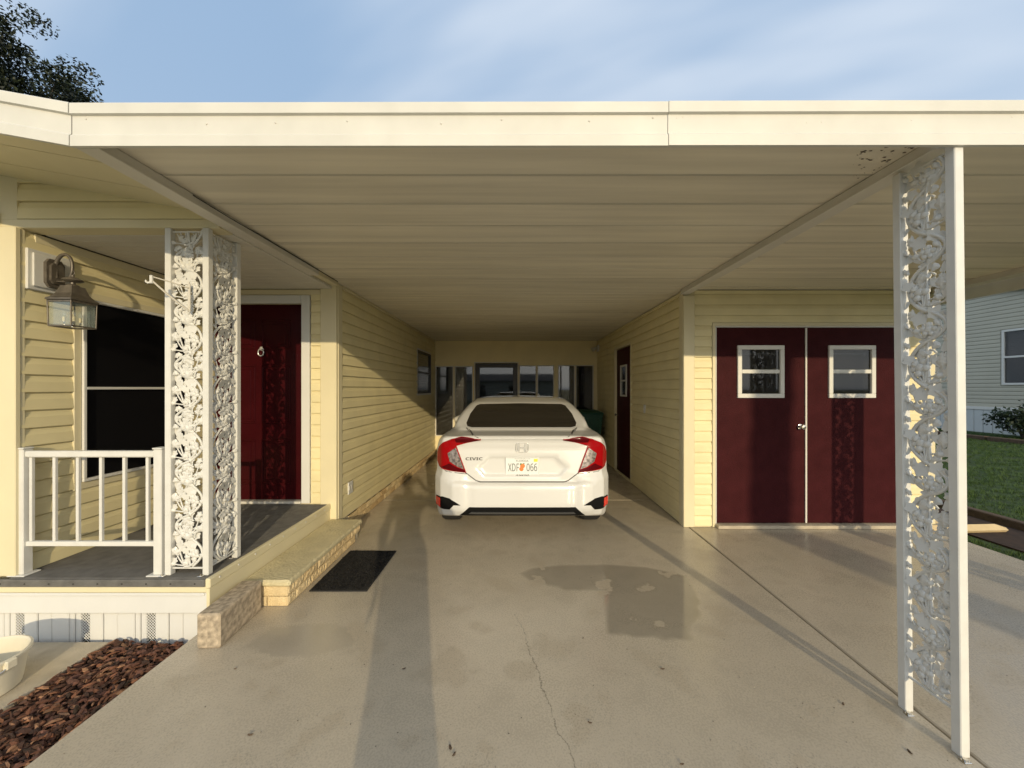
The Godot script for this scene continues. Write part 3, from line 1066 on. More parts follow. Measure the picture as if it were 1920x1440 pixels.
func make_lantern() -> void:
	# centre of the lantern cage
	var c := Vector3(-2.925, 0.14, -2.545)
	var L := thing("wall_lantern", "bronze carriage lantern with glass sides and candle bulbs on porch wall", "lantern", c)
	L.scale = Vector3.ONE * 0.93
	L.position = c + Vector3(-0.0139, 0.145, 0)
	var wx := -3.105 - c.x
	var pz := -0.005
	var mount := mb()
	bx(mount, Vector3(wx, 1.985, pz - 0.135), Vector3(wx + 0.020, 2.265, pz + 0.135), 0.005)
	bx(mount, Vector3(wx + 0.020, 2.01, pz - 0.11), Vector3(wx + 0.032, 2.24, pz + 0.11), 0.004)
	obj("mounting_block", mount, M.white, L)
	var bp := mb()
	var oct := []
	for e in [[-0.055, -0.07], [-0.035, -0.10], [0.035, -0.10], [0.055, -0.07], [0.055, 0.07], [0.035, 0.10], [-0.035, 0.10], [-0.055, 0.07]]:
		oct.append(Vector2(e[0], e[1]))
	extrude(bp, oct, Transform3D(Basis(Vector3(0, 0, 1), Vector3.UP, Vector3(1, 0, 0)), Vector3(wx + 0.032, 2.12, pz)), 0.022)
	var oct2 := []
	for e in oct:
		oct2.append((e as Vector2) * 0.72)
	extrude(bp, oct2, Transform3D(Basis(Vector3(0, 0, 1), Vector3.UP, Vector3(1, 0, 0)), Vector3(wx + 0.054, 2.12, pz)), 0.016)
	obj("backplate", bp, M.bronze, L)
	var arm := mb()
	var pts := []
	var rad := []
	for i in 17:
		var t := i / 16.0
		# rises from the plate, curls over and hooks down above the cage
		var a := lerpf(PI * 0.97, -PI * 0.30, t)
		var rr := lerpf(0.078, 0.062, t)
		var cx := (wx + 0.075) * 0.5 - 0.005
		pts.append(Vector3(cx + cos(a) * absf(cx + 0.0) * 1.02 * (rr / 0.07), 2.165 + sin(a) * 0.095, 0.0))
		rad.append(lerpf(0.013, 0.0075, t))
	pts.push_front(Vector3(wx + 0.06, 2.09, 0.0))
	rad.push_front(0.014)
	tube(arm, pts, rad, 8)
	bx(arm, Vector3(wx + 0.06, 2.062, -0.006), Vector3(0.0, 2.072, 0.006), 0.002)
	obj("arm", arm, M.bronze, L)
	var ring := mb()
	var rp := []
	var rr2 := []
	for i in 13:
		var a := TAU * i / 12.0
		rp.append(Vector3(sin(a) * 0.013, 2.128 + cos(a) * 0.015, 0))
		rr2.append(0.0035)
	tube(ring, rp, rr2, 6)
	obj("hanging_ring", ring, M.bronze, L)
	var crown := mb()
	lathe(crown, [Vector2(0.0, 2.116), Vector2(0.008, 2.112), Vector2(0.010, 2.100), Vector2(0.030, 2.092), Vector2(0.052, 2.080), Vector2(0.056, 2.072), Vector2(0.040, 2.064), Vector2(0.014, 2.058), Vector2(0.014, 2.048), Vector2(0.034, 2.038), Vector2(0.040, 2.028), Vector2(0.0, 2.028)], Vector3.ZERO, 14)
	obj("crown", crown, M.bronze, L)
	# square hood with flared sides
	var hood := mb()
	var prof := [Vector2(0.060, 2.030), Vector2(0.066, 2.010), Vector2(0.080, 1.975), Vector2(0.108, 1.945), Vector2(0.128, 1.933), Vector2(0.128, 1.923), Vector2(0.116, 1.918)]
	lathe(hood, prof, Vector3.ZERO, 4, Basis.IDENTITY, PI / 4, false)
	obj("hood", hood, M.bronze, L)
	var cage := mb()
	var hw := 0.082
	for sx in [-1, 1]:
		for sz in [-1, 1]:
			tube(cage, [Vector3(sx * hw, 1.918, sz * hw), Vector3(sx * hw * 0.96, 1.740, sz * hw * 0.96)], [0.0055, 0.0055], 4)
	for y in [1.912, 1.742]:
		var w: float = hw if y > 1.8 else hw * 0.96
		for s in [-1, 1]:
			bx(cage, Vector3(-w, y - 0.005, s * w - 0.004), Vector3(w, y + 0.005, s * w + 0.004))
			bx(cage, Vector3(s * w - 0.004, y - 0.005, -w + 0.005), Vector3(s * w + 0.004, y + 0.005, w - 0.005))
	obj("cage", cage, M.bronze, L)
	for e in [[0, 1], [0, -1], [1, 0], [-1, 0]]:
		var a := Vector3(e[0] * hw * 0.96, 1.747, e[1] * hw * 0.96)
		var s := Vector3(absf(e[1]), 0, absf(e[0])) * 0.072
		var t := Vector3(absf(e[0]), 0, absf(e[1])) * 0.0012
		box("pane", a - s - t, a + s + t + Vector3(0, 0.160, 0), M.glass, L)
	var st := mb()
	lathe(st, [Vector2(0.0, 1.738), Vector2(0.012, 1.742), Vector2(0.008, 1.760), Vector2(0.012, 1.775), Vector2(0.0, 1.780)], Vector3.ZERO, 8)
	for k in 3:
		var a := TAU * k / 3.0 + 0.6
		var d := Vector3(cos(a), 0, sin(a))
		tube(st, [Vector3(0, 1.765, 0), d * 0.022 + Vector3(0, 1.752, 0), d * 0.042 + Vector3(0, 1.758, 0), d * 0.045 + Vector3(0, 1.780, 0)], [0.0035, 0.0035, 0.0035, 0.005], 5)
	obj("candle_arms", st, M.steel, L)
	for k in 3:
		var a := TAU * k / 3.0 + 0.6
		var d := Vector3(cos(a), 0, sin(a)) * 0.045
		var cs := mb()
		rod(cs, d + Vector3(0, 1.780, 0), d + Vector3(0, 1.812, 0), 0.0085)
		var cd := obj("candle_sleeve", cs, M.ivory, L)
		var bs := mb()
		lathe(bs, [Vector2(0.006, 1.812), Vector2(0.011, 1.826), Vector2(0.011, 1.836), Vector2(0.006, 1.852), Vector2(0.0, 1.862)], d, 10)
		obj("bulb", bs, M.glass, cd)

func make_bucket() -> void:
	var b := thing("bucket", "cream plastic bucket on the concrete path by the mulch", "bucket", Vector3(-2.735, -0.045, -1.93))
	var st := mb()
	lathe(st, [Vector2(0.0, 0.0), Vector2(0.150, 0.0), Vector2(0.158, 0.006), Vector2(0.183, 0.165), Vector2(0.194, 0.170), Vector2(0.194, 0.182), Vector2(0.184, 0.186), Vector2(0.178, 0.176), Vector2(0.152, 0.012), Vector2(0.0, 0.012)], Vector3.ZERO, 32)
	obj("shell", st, M.bucket, b)
	var hs := mb()
	var pts := []
	var rad := []
	for i in 17:
		var a := PI * i / 16.0
		pts.append(Vector3(cos(a) * 0.199, 0.156 - sin(a) * 0.07, sin(a) * 0.165))
		rad.append(0.0035)
	tube(hs, pts, rad, 6)
	obj("handle", hs, M.steel, b)
	for s in [-1, 1]:
		var lug := mb()
		bx(lug, Vector3(s * 0.180, 0.138, -0.022), Vector3(s * 0.204, 0.182, 0.022), 0.005)
		obj("lug", lug, M.bucket, b)

func make_bracket() -> void:
	var b := thing("hanging_bracket", "small white metal plant bracket on the left porch column", "bracket", Vector3(-2.02, 1.97, -2.372))
	b.scale = Vector3(0.72, 0.80, 0.72)
	var st := mb()
	bx(st, Vector3(-0.010, 0.0, -0.006), Vector3(0.010, 0.22, 0.006), 0.003)
	obj("back_bar", st, M.beam, b)
	var br := mb()
	tube(br, [Vector3(0, 0.01, 0.006), Vector3(-0.075, 0.11, 0.12), Vector3(-0.125, 0.19, 0.20)], [0.008, 0.008, 0.007], 6)
	obj("brace", br, M.beam, b)
	var ar := mb()
	tube(ar, [Vector3(0, 0.185, 0.006), Vector3(-0.07, 0.208, 0.11), Vector3(-0.128, 0.222, 0.20)], [0.006, 0.005, 0.005], 6)
	obj("arm", ar, M.beam, b)
	var hk := mb()
	bx(hk, Vector3(-0.143, 0.172, 0.194), Vector3(-0.121, 0.232, 0.212), 0.004)
	tube(hk, [Vector3(-0.138, 0.182, 0.203), Vector3(-0.158, 0.176, 0.205), Vector3(-0.172, 0.184, 0.206), Vector3(-0.174, 0.196, 0.206)], [0.008, 0.008, 0.008, 0.006], 6)
	obj("hook", hk, M.cast, b)

func outlet() -> void:
	var o := thing("power_outlet", "white double power outlet low on the cream side wall", "outlet", Vector3(-1.808, 0.42, -4.18))
	box("cover_plate", Vector3(-0.006, -0.065, -0.055), Vector3(0.008, 0.065, 0.055), M.white, o, 0.004)
	for s in [-0.024, 0.024]:
		box("socket", Vector3(0.008, -0.022, s - 0.017), Vector3(0.013, 0.022, s + 0.017), M.blind, o, 0.003)
	var w := thing("light_switch", "small pale switch plate on shed wall near side door", "switch", Vector3(1.812, 1.21, -5.42))
	box("cover_plate", Vector3(-0.006, -0.058, -0.038), Vector3(0.004, 0.058, 0.038), M.white, w, 0.003)
	box("toggle", Vector3(-0.016, -0.012, -0.006), Vector3(-0.006, 0.010, 0.006), M.white, w, 0.002)
	var f := thing("flood_light", "small white twin flood light in the rear corner of carport", "flood light", Vector3(1.775, 2.38, -8.45))
	box("junction_box", Vector3(0.0, -0.07, -0.07), Vector3(0.038, 0.07, 0.07), M.white, f, 0.008)
	for s in [-1, 1]:
		var st := mb()
		var bs := Basis(Vector3.BACK, 2.0) * Basis(Vector3.UP, s * 0.5)
		lathe(st, [Vector2(0.0, -0.02), Vector2(0.02, -0.015), Vector2(0.034, 0.04), Vector2(0.048, 0.075), Vector2(0.046, 0.078), Vector2(0.0, 0.070)], Vector3(-0.03, 0.0, s * 0.05), 14, bs)
		obj("lamp_head", st, M.white, f)

# ---------------------------------------------------------------- carport roof
func make_carport() -> void:
	var r := thing("carport_roof", "flat aluminium carport roof of wide pans with cream front fascia", "roof")
	var z := -1.625
	var n := 0
	rng.seed = 44
	while z > -8.55:
		var z1 := maxf(z - 0.2920, -8.60)
		var pn := mb()
		var y0 := CEIL + rng.randf_range(0.0, 0.0018)
		bx(pn, Vector3(-1.852, y0, z1), Vector3(4.80, CEIL + 0.045, z), 0.004)
		# standing lap along the front edge of each pan
		bx(pn, Vector3(-1.765, y0 - 0.0032, z - 0.013), Vector3(4.80, y0 - 0.0005, z - 0.003), 0.001)
		obj("roof_pan", pn, M.ceiling[rng.randi() % 4], r)
		z -= 0.2995
		n += 1
	var dk := mb()
	bx(dk, Vector3(-1.858, CEIL + 0.05, -12.0), Vector3(4.82, CEIL + 0.075, -1.628))
	obj("roof_deck", dk, M.fascia, r)
	# front fascia in two lengths
	var A := Vector3(-1.860, 2.510, -1.612)
	var B := Vector3(4.862, 2.452, -1.512)
	var C := A.lerp(B, (0.62 + 1.86) / 6.72)
	var dir := (B - A).normalized()
	for seg in [[A, C - dir * 0.002], [C, B]]:
		var st := mb()
		var off := Vector3(0, 0, 0.0 if seg[0] == A else 0.0025)
		extrude(st, fascia_profile(), Transform3D(Basis(Vector3(0, 0, 1), Vector3.UP, dir), seg[0] + off), (seg[1] - seg[0]).length())
		var f := obj("front_fascia", st, M.fascia, r)
		for u in ([0.06, 0.57, 0.86, 1.16, 1.55, 1.80, 2.16, 2.42] if seg[0] == A else [0.035, 0.06, 0.56, 0.62, 0.98, 1.38, 1.9, 2.6, 3.3]):
			var sc := mb()
			lathe(sc, [Vector2(0.0, 0.004), Vector2(0.003, 0.003), Vector2(0.0045, 0.0)], seg[0] + dir * u + Vector3(0, 0.108 + 0.012 * sin(u * 19.0), 0.003), 8, Basis(Vector3.RIGHT, PI / 2))
			obj("screw", sc, M.alu, f)
	var sd := mb()
	extrude(sd, fascia_profile(), Transform3D(Basis(Vector3(1, 0, 0), Vector3.UP, Vector3(0, 0, -1)), Vector3(4.845, 2.452, -1.530)), 7.1)
	obj("side_fascia", sd, M.fascia, r)
	# beams under the pans
	for b in [[-1.853, -1.772, -3.45], [1.778, 1.860, -4.150], [4.440, 4.560, -4.10]]:
		var st := mb()
		bx(st, Vector3(b[0], 2.5225, b[2]), Vector3(b[1], CEIL - 0.001, -1.619), 0.003)
		bx(st, Vector3(b[0] - 0.006, 2.513, b[2]), Vector3(b[1] + 0.006, 2.522, -1.622), 0.002)
		obj("beam", st, M.beam, r)
	box("beam_splice", Vector3(-1.853, 2.53, -3.865), Vector3(-1.79, CEIL - 0.001, -3.452), M.trim, r, 0.003)
	# dark mildew flecks on the pans beside the right beam
	var ml := mb()
	for k in 80:
		var u := rng.randf()
		var c := Vector3(lerpf(1.42, 1.765, sqrt(rng.randf())), CEIL - 0.0012, -1.66 - u * 0.36)
		if c.x < 1.77 - 0.34 * (1.0 - u):
			continue
		var corners := 7
		var big := rng.randf_range(0.002, 0.009)
		var last := c
		for i in corners + 1:
			var a := TAU * i / corners
			var q := c + Vector3(cos(a) * big * (1.0 + 0.5 * sin(k + i * 2.3)), 0, sin(a) * big * 0.6)
			if i > 0:
				tri(ml, c, last, q, Vector3.DOWN, Vector3.DOWN, Vector3.DOWN)
			last = q
	obj("mildew_flecks", ml, M.timber, r).set_meta("kind", "stuff")
	var cb := thing("cable", "thin black cable along the top of the left beam", "cable", Vector3(-1.766, CEIL - 0.012, -2.1))
	var cs := mb()
	var pts := []
	var rad := []
	for i in 24:
		var t := i / 23.0
		var sag := 0.0
		if t < 0.3:
			sag = 0.014 * sin(t / 0.3 * PI)
		pts.append(Vector3(0.0 + sag * 1.2, -sag, -t * 1.70))
		rad.append(0.0032)
	tube(cs, pts, rad, 5)
	obj("run", cs, M.rubber, cb)

# ---------------------------------------------------------------- shed on the right
func make_shed() -> void:
	var s := thing("shed", "cream lap-sided shed with maroon double doors and side door", "shed")
	var right := Vector3(1, 0, 0)
	var out := Vector3(0, 0, 1)
	var back := Vector3(0, 0, -1)
	var o := Vector3(1.83, 0, -4.17)
	var doors := [0.325, 2.292, -0.05, 2.176]
	wall("wall", s, o, right, out, 2.67, -0.12, CEIL - 0.002, 0.1, [doors], M.trim)
	siding(s, o + right * 0.098, right, out, 2.48, 0.012, CEIL - 0.01, [[0.187, 2.234, -0.1, 2.212]], M.siding)
	box("corner_trim", Vector3(1.806, 0.0, -4.17), Vector3(1.926, CEIL - 0.066, -4.142), M.trim, s, 0.005)
	box("corner_trim", Vector3(1.804, 0.0, -4.255), Vector3(1.83, CEIL - 0.003, -4.172), M.trim, s, 0.004)
	box("corner_trim", Vector3(4.41, 0.0, -4.17), Vector3(4.525, CEIL - 0.066, -4.142), M.trim, s, 0.005)
	var tr := mb()
	frame(tr, Vector3(2.120, 0.0, -4.17), Vector3(4.160, 2.208, -4.146), 0.032, 2)
	obj("door_trim", tr, M.trim, s)
	box("sill", Vector3(2.153, 0.0, -4.23), Vector3(4.127, 0.036, -4.085), M.path, s, 0.004)
	var jamb := mb()
	bx(jamb, Vector3(2.153, 2.158, -4.20), Vector3(4.127, 2.175, -4.150), 0.002)
	bx(jamb, Vector3(2.153, 0.038, -4.20), Vector3(2.166, 2.157, -4.150), 0.002)
	bx(jamb, Vector3(4.114, 0.038, -4.20), Vector3(4.127, 2.157, -4.150), 0.002)
	obj("door_jamb", jamb, M.alu, s)
	for e in [[2.168, 3.121, 2.386, 2.890], [3.134, 4.112, 3.370, 3.875]]:
		var d := wall("double_door", s, Vector3(e[0], 0, -4.152), right, out, e[1] - e[0], 0.045, 2.154, 0.042, [[e[2] - e[0] + 0.03, e[3] - e[0] - 0.03, 1.43, 1.93]], M.maroon)
		var st := mb()
		frame(st, Vector3(e[2], 1.396, -4.175), Vector3(e[3], 1.963, -4.132), 0.046, 2, 0.004)
		bx(st, Vector3(e[2] + 0.047, 1.660, -4.170), Vector3(e[3] - 0.047, 1.702, -4.137), 0.004)
		obj("window_frame", st, M.white, d)
		box("pane", Vector3(e[2] + 0.046, 1.442, -4.160), Vector3(e[3] - 0.046, 1.660, -4.157), M.glass_tint, d)
		box("pane", Vector3(e[2] + 0.046, 1.702, -4.156), Vector3(e[3] - 0.046, 1.917, -4.153), M.glass_tint, d)
		var rd := mb()
		rod(rd, Vector3(e[2] + 0.03, 1.875, -4.195), Vector3(e[3] - 0.075, 1.875, -4.195), 0.007)
		lathe(rd, [Vector2(0.0, 0.0), Vector2(0.016, 0.003), Vector2(0.018, 0.012), Vector2(0.0, 0.02)], Vector3(e[3] - 0.082, 1.873, -4.190), 12, Basis(Vector3.RIGHT, PI / 2))
		obj("curtain_rod", rd, M.white, d)
	box("astragal", Vector3(3.118, 0.047, -4.150), Vector3(3.137, 2.152, -4.139), M.alu, s, 0.002)
	var kn := mb()
	lathe(kn, [Vector2(0.030, 0.0), Vector2(0.028, 0.008), Vector2(0.012, 0.012), Vector2(0.012, 0.032), Vector2(0.024, 0.040), Vector2(0.028, 0.052), Vector2(0.022, 0.064), Vector2(0.0, 0.067)], Vector3(3.066, 1.085, -4.152), 16, Basis(Vector3.RIGHT, PI / 2))
	obj("door_knob", kn, M.steel, s)
	# carport side, faces -x
	var o2 := Vector3(1.83, 0, -4.17)
	var left := Vector3(-1, 0, 0)
	wall("wall", s, o2 + back * 0.1, back, left, 4.33, -0.12, CEIL - 0.002, 0.1, [[1.83, 2.78, -0.05, 2.20]], M.trim)
	siding(s, o2 + back * 0.087, back, left, 4.34, 0.012, CEIL - 0.01, [[1.805, 2.829, -0.1, 2.236]], M.siding)
	var sd := wall("side_door", s, Vector3(1.845, 0, -6.115), back, left, 0.92, 0.02, 2.19, 0.04, [[0.30, 0.62, 1.38, 1.88]], M.maroon)
	panes(sd, 0, Vector3(1.825, 1.36, -6.755), Vector3(1.862, 1.90, -6.395), 0.03, M.alu, M.glass_tint, 0.0, 1.63, "door_window")
	var st2 := mb()
	frame(st2, Vector3(1.806, 0.0, -7.09), Vector3(1.832, 2.232, -6.062), 0.034, 0)
	obj("side_door_trim", st2, M.trim, s)
	var k2 := mb()
	lathe(k2, [Vector2(0.026, 0.0), Vector2(0.010, 0.012), Vector2(0.010, 0.03), Vector2(0.026, 0.045), Vector2(0.0, 0.062)], Vector3(1.845, 1.02, -6.97), 12, Basis(Vector3.BACK, PI / 2))
	obj("door_knob", k2, M.bronze, sd)
	# far walls
	wall("wall", s, Vector3(4.5, 0, -4.27), back, right, 4.33, -0.12, CEIL - 0.002, 0.1, [], M.trim)
	siding(s, Vector3(4.5, 0, -4.17), back, right, 4.43, 0.012, CEIL - 0.01, [], M.siding, LAP, true)
	wall("wall", s, Vector3(1.93, 0, -8.60), right, out, 2.47, -0.12, CEIL - 0.002, 0.1, [], M.trim)
	wall("floor", s, Vector3(1.93, 0, -4.27), right, out, 2.47, -0.12, 0.0, 4.3, [], M.path)

# ---------------------------------------------------------------- sun room at the back
func make_sunroom() -> void:
	var s := thing("sunroom", "glazed sun room closing the back of the carport", "sun room")
	var right := Vector3(1, 0, 0)
	var out := Vector3(0, 0, 1)
	var z := -8.61
	var wins := [[-1.815, -1.405, 0.43, 2.0], [-1.385, -0.970, 0.43, 2.0], [0.062, 0.455, 0.43, 2.015], [0.468, 0.850, 0.43, 2.015], [0.933, 1.315, 0.43, 2.02], [1.327, 1.734, 0.43, 2.02]]
	var holes := []
	for w in wins:
		holes.append([w[0] + 1.83, w[1] + 1.83, w[2], w[3]])
	holes.append([-0.921 + 1.83, 0.026 + 1.83, 0.0, 2.065])
	wall("wall", s, Vector3(-1.83, 0, z), right, out, 3.66, 0.0, CEIL - 0.001, 0.09, holes, M.tan)
	var i := 0
	for w in wins:
		var p := panes(s, 2, Vector3(w[0], w[2], z - 0.045), Vector3(w[1], w[3], z + 0.012), 0.021, M.alu, M.glass_room, 0.0)
		var inner := mb()
		frame(inner, Vector3(w[0] + 0.022, w[2] + 0.022, z - 0.04), Vector3(w[1] - 0.022, w[3] - 0.022, z - 0.020), 0.020, 2)
		obj("sash", inner, M.alu_dark, p)
		if i == 2 or i == 4:
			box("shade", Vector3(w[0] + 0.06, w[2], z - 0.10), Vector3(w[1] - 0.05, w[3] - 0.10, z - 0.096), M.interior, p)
		i += 1
	var d := mb()
	frame(d, Vector3(-0.915, 0.03, z - 0.06), Vector3(0.020, 2.058, z + 0.004), 0.095, 2)
	var dr := obj("glass_door", d, M.alu_dark, s)
	box("pane", Vector3(-0.82, 0.125, z - 0.030), Vector3(-0.075, 1.963, z - 0.025), M.glass_room, dr)
	var df := mb()
	bx(df, Vector3(-0.945, 0.0, z), Vector3(-0.922, 2.088, z + 0.014), 0.003)
	bx(df, Vector3(0.027, 0.0, z), Vector3(0.050, 2.088, z + 0.014), 0.003)
	bx(df, Vector3(-0.920, 2.066, z), Vector3(0.025, 2.088, z + 0.014), 0.003)
	obj("door_frame", df, M.alu, s)
	# the room behind
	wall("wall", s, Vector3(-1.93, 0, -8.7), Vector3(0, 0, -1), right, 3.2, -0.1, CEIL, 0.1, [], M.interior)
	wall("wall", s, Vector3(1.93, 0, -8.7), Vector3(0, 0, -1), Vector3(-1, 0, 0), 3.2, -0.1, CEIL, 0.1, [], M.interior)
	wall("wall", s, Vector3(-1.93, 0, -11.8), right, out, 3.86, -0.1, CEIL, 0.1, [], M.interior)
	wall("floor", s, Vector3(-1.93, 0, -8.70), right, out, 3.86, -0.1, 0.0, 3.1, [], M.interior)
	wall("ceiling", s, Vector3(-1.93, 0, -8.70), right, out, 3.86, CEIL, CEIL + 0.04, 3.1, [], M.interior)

# ---------------------------------------------------------------- cast lattice columns
var leaf_meshes := []
var berry_mesh: ArrayMesh
var bud_mesh: ArrayMesh

func make_leaf(lobes: int, size: float, deep: float, sd: int) -> ArrayMesh:
	var r := RandomNumberGenerator.new()
	r.seed = sd
	var st := mb()
	var n := lobes * 4
	var rim := []
	for i in n:
		var a := -PI / 2 + TAU * (i + 0.5) / n
		var k := absf(cos((a + PI / 2) * lobes * 0.5))
		var rr := size * (0.56 + 0.46 * pow(k, 0.8)) * r.randf_range(0.92, 1.08)
		if sin(a) > 0.7:
			rr *= 1.18
		rim.append(Vector3(cos(a) * rr, size * 0.85 + sin(a) * rr, -deep * 0.25 * r.randf()))
	var c := Vector3(0, size * 0.8, deep)
	var cb := Vector3(0, size * 0.8, -deep * 0.35)
	for i in n:
		var a: Vector3 = rim[i]
		var b: Vector3 = rim[(i + 1) % n]
		var am := a.lerp(c, 0.45) + Vector3(0, 0, deep * 0.30)
		var bm := b.lerp(c, 0.45) + Vector3(0, 0, deep * 0.30)
		var nn := (am - c).cross(bm - c).normalized()
		if nn.z < 0.0:
			nn = -nn
		tri(st, c, am, bm, nn, nn, nn)
		var n2 := (b - a).cross(am - a).normalized()
		if n2.z < 0.0:
			n2 = -n2
		tri(st, am, a, b, n2, n2, n2)
		tri(st, am, b, bm, n2, n2, n2)
		var n3 := Vector3(0, 0, -1)
		tri(st, cb, a, b, n3, n3, n3)
	return st.commit()

func make_berries() -> ArrayMesh:
	var st := mb()
	for e in [[0, 0, 0.017], [0.020, 0.006, 0.013], [-0.018, 0.009, 0.014], [0.004, 0.022, 0.014], [-0.008, -0.020, 0.013], [0.016, -0.016, 0.011]]:
		var prof := []
		for k in 6:
			var a := -PI / 2 + PI * k / 5.0
			prof.append(Vector2(maxf(cos(a) * e[2], 0.0), sin(a) * e[2] * 0.75))
		lathe(st, prof, Vector3(e[0], e[1], 0), 7, Basis(Vector3.RIGHT, PI / 2))
	return st.commit()

func make_bud() -> ArrayMesh:
	var st := mb()
	lathe(st, [Vector2(0.0, -0.004), Vector2(0.007, 0.004), Vector2(0.0115, 0.014), Vector2(0.009, 0.024), Vector2(0.0, 0.034)], Vector3.ZERO, 7)
	return st.commit()

func scroll_panel(parent: Node3D, xf: Transform3D, w: float, h: float, sd: int, flip: float) -> void:
	# cast scroll work in the local x-y plane, x across, y up from 0 to h
	var r := RandomNumberGenerator.new()
	r.seed = sd
	var st := mb()
	var half := w * 0.5
	var A := half * 0.84
	bx(st, Vector3(-half, 0.0, -0.006), Vector3(half, 0.010, 0.006), 0.002)
	bx(st, Vector3(-half, h - 0.010, -0.006), Vector3(half, h, 0.006), 0.002)
	var bits := []
	var stem := []
	var srad := []
	var y0 := 0.0
	var k := 0
	while y0 < h:
		r.seed = sd * 50 + k % 2
		var H := 0.200 if k % 2 == 0 else 0.136
		var s := flip * (1.0 if k % 2 == 0 else -1.0)
		for i in 12:
			var t := i / 12.0
			var y := y0 + t * H
			if y > 0.006 and y < h - 0.006:
				stem.append(Vector3(s * A * pow(sin(PI * t), 0.8), y, 0.003 * sin(y * 40.0)))
				srad.append(0.0078)
		# stems fan out from the junction at the foot of the cell; each ends in a leaf, bud or bunch
		var ends := [
			["leaf", 0.40, 0.64, 1.45], ["leaf", 0.02, 0.86, 1.30], ["leaf", -0.30, 0.56, 1.50],
			["leaf", -0.70, 0.78, 1.35], ["leaf", -0.68, 0.42, 1.40], ["leaf", 0.46, 0.26, 1.05],
			["berry_cluster", 0.30, 0.44, 1.25], ["bud", -0.30, 0.24, 1.3], ["bud", -0.80, 0.14, 1.4], ["bud", 0.62, 0.44, 1.2], ["bud", 0.10, 0.68, 1.1], ["bud", -0.10, 1.0, 1.1]]
		if k % 2 == 1:
			ends = [
			["leaf", 0.42, 0.70, 1.25], ["leaf", -0.05, 0.62, 1.30], ["leaf", -0.62, 0.74, 1.30],
			["leaf", -0.66, 0.28, 1.20], ["leaf", 0.40, 0.26, 1.00], ["berry_cluster", 0.12, 0.40, 1.0],
			["bud", -0.30, 0.36, 1.2], ["bud", 0.62, 0.48, 1.1], ["bud", -0.88, 0.52, 1.1], ["bud", -0.2, 0.95, 1.1]]
		for e in ends:
			var tip := Vector3(s * e[1] * half, y0 + e[2] * H, r.randf_range(-0.003, 0.006))
			var foot := Vector3(s * half * 0.10 * signf(e[1]), y0 + 0.02, 0)
			var ctl := Vector3(lerpf(foot.x, tip.x, 0.15) - s * (0.45 - 0.3 * e[2]) * half * (1.0 if r.randf() < 0.6 else -1.0), lerpf(foot.y, tip.y, 0.75), 0.004)
			if e[1] > 0.25:
				ctl = Vector3(s * half * (e[1] + 0.28), lerpf(foot.y, tip.y, 0.35), 0.004)
			elif e[1] < -0.5:
				ctl = Vector3(-s * half * 0.35, y0 + 0.10 * H, 0.004)
			var q := []
			var qr := []
			for i in 8:
				var t := i / 7.0
				var p: Vector3 = foot.lerp(ctl, t).lerp(ctl.lerp(tip, t), t)
				p.y = clampf(p.y, 0.006, h - 0.006)
				p.x = clampf(p.x, -half, half)
				q.append(p)
				qr.append(lerpf(0.0060, 0.0040, t))
			tube(st, q, qr, 5)
			var d := tip - ctl
			var turn := atan2(-d.x, d.y) + (0.0 if e[0] != "leaf" else r.randf_range(-0.5, 0.5))
			if tip.y > 0.022 and tip.y < h - 0.022:
				bits.append([e[0], tip.x, tip.y, turn, e[3]])
		# smaller leaves fill what is left open
		for n in 60:
			var c := Vector2(r.randf_range(-0.86, 0.86) * half, y0 + r.randf() * H)
			var free: bool = c.y > 0.025 and c.y < h - 0.025
			for e in bits:
				if Vector2(e[1], e[2]).distance_to(c) < (0.0262 if e[0] == "leaf" else 0.0185):
					free = false
			if free:
				bits.append(["leaf", c.x, c.y, r.randf() * TAU, r.randf_range(0.75, 1.0)])
		# curl along the open side
		var pts := []
		var rad := []
		for i in 14:
			var t := i / 13.0
			var a := -PI * 0.55 + t * PI * 1.25
			var p := Vector3(-s * half * 0.12 + s * cos(a) * half * lerpf(0.80, 0.42, t), y0 + H * 0.50 + sin(a) * H * lerpf(0.44, 0.30, t), 0.005)
			if p.y > 0.006 and p.y < h - 0.006:
				pts.append(p)
				rad.append(lerpf(0.0070, 0.0044, t))
		if pts.size() > 3:
			tube(st, pts, rad, 6)
		y0 += H
		k += 1
	tube(st, stem, srad, 6)
	var panel := obj("scroll_panel", st, M.cast, parent)
	panel.transform = xf
	for e in bits:
		var mesh: Mesh = berry_mesh
		if e[0] == "leaf":
			mesh = leaf_meshes[r.randi() % leaf_meshes.size()]
		elif e[0] == "bud":
			mesh = bud_mesh
		var o := put(e[0], mesh, M.cast, panel)
		r.seed = int(absf(e[1]) * 7000.0) + sd
		var turn: float = e[3]
		var b := Basis(Vector3.BACK, turn) * Basis(Vector3.RIGHT, r.randf_range(-0.32, 0.32)) * Basis(Vector3.UP, r.randf_range(-0.32, 0.32))
		var sc: float = e[4]
		if e[0] == "leaf" and r.randf() < 0.3:
			b = b * Basis(Vector3.UP, PI)
		o.transform = Transform3D(b.scaled(Vector3.ONE * sc), Vector3(clampf(e[1], -half * 0.86, half * 0.86), e[2], r.randf_range(-0.004, 0.008)))

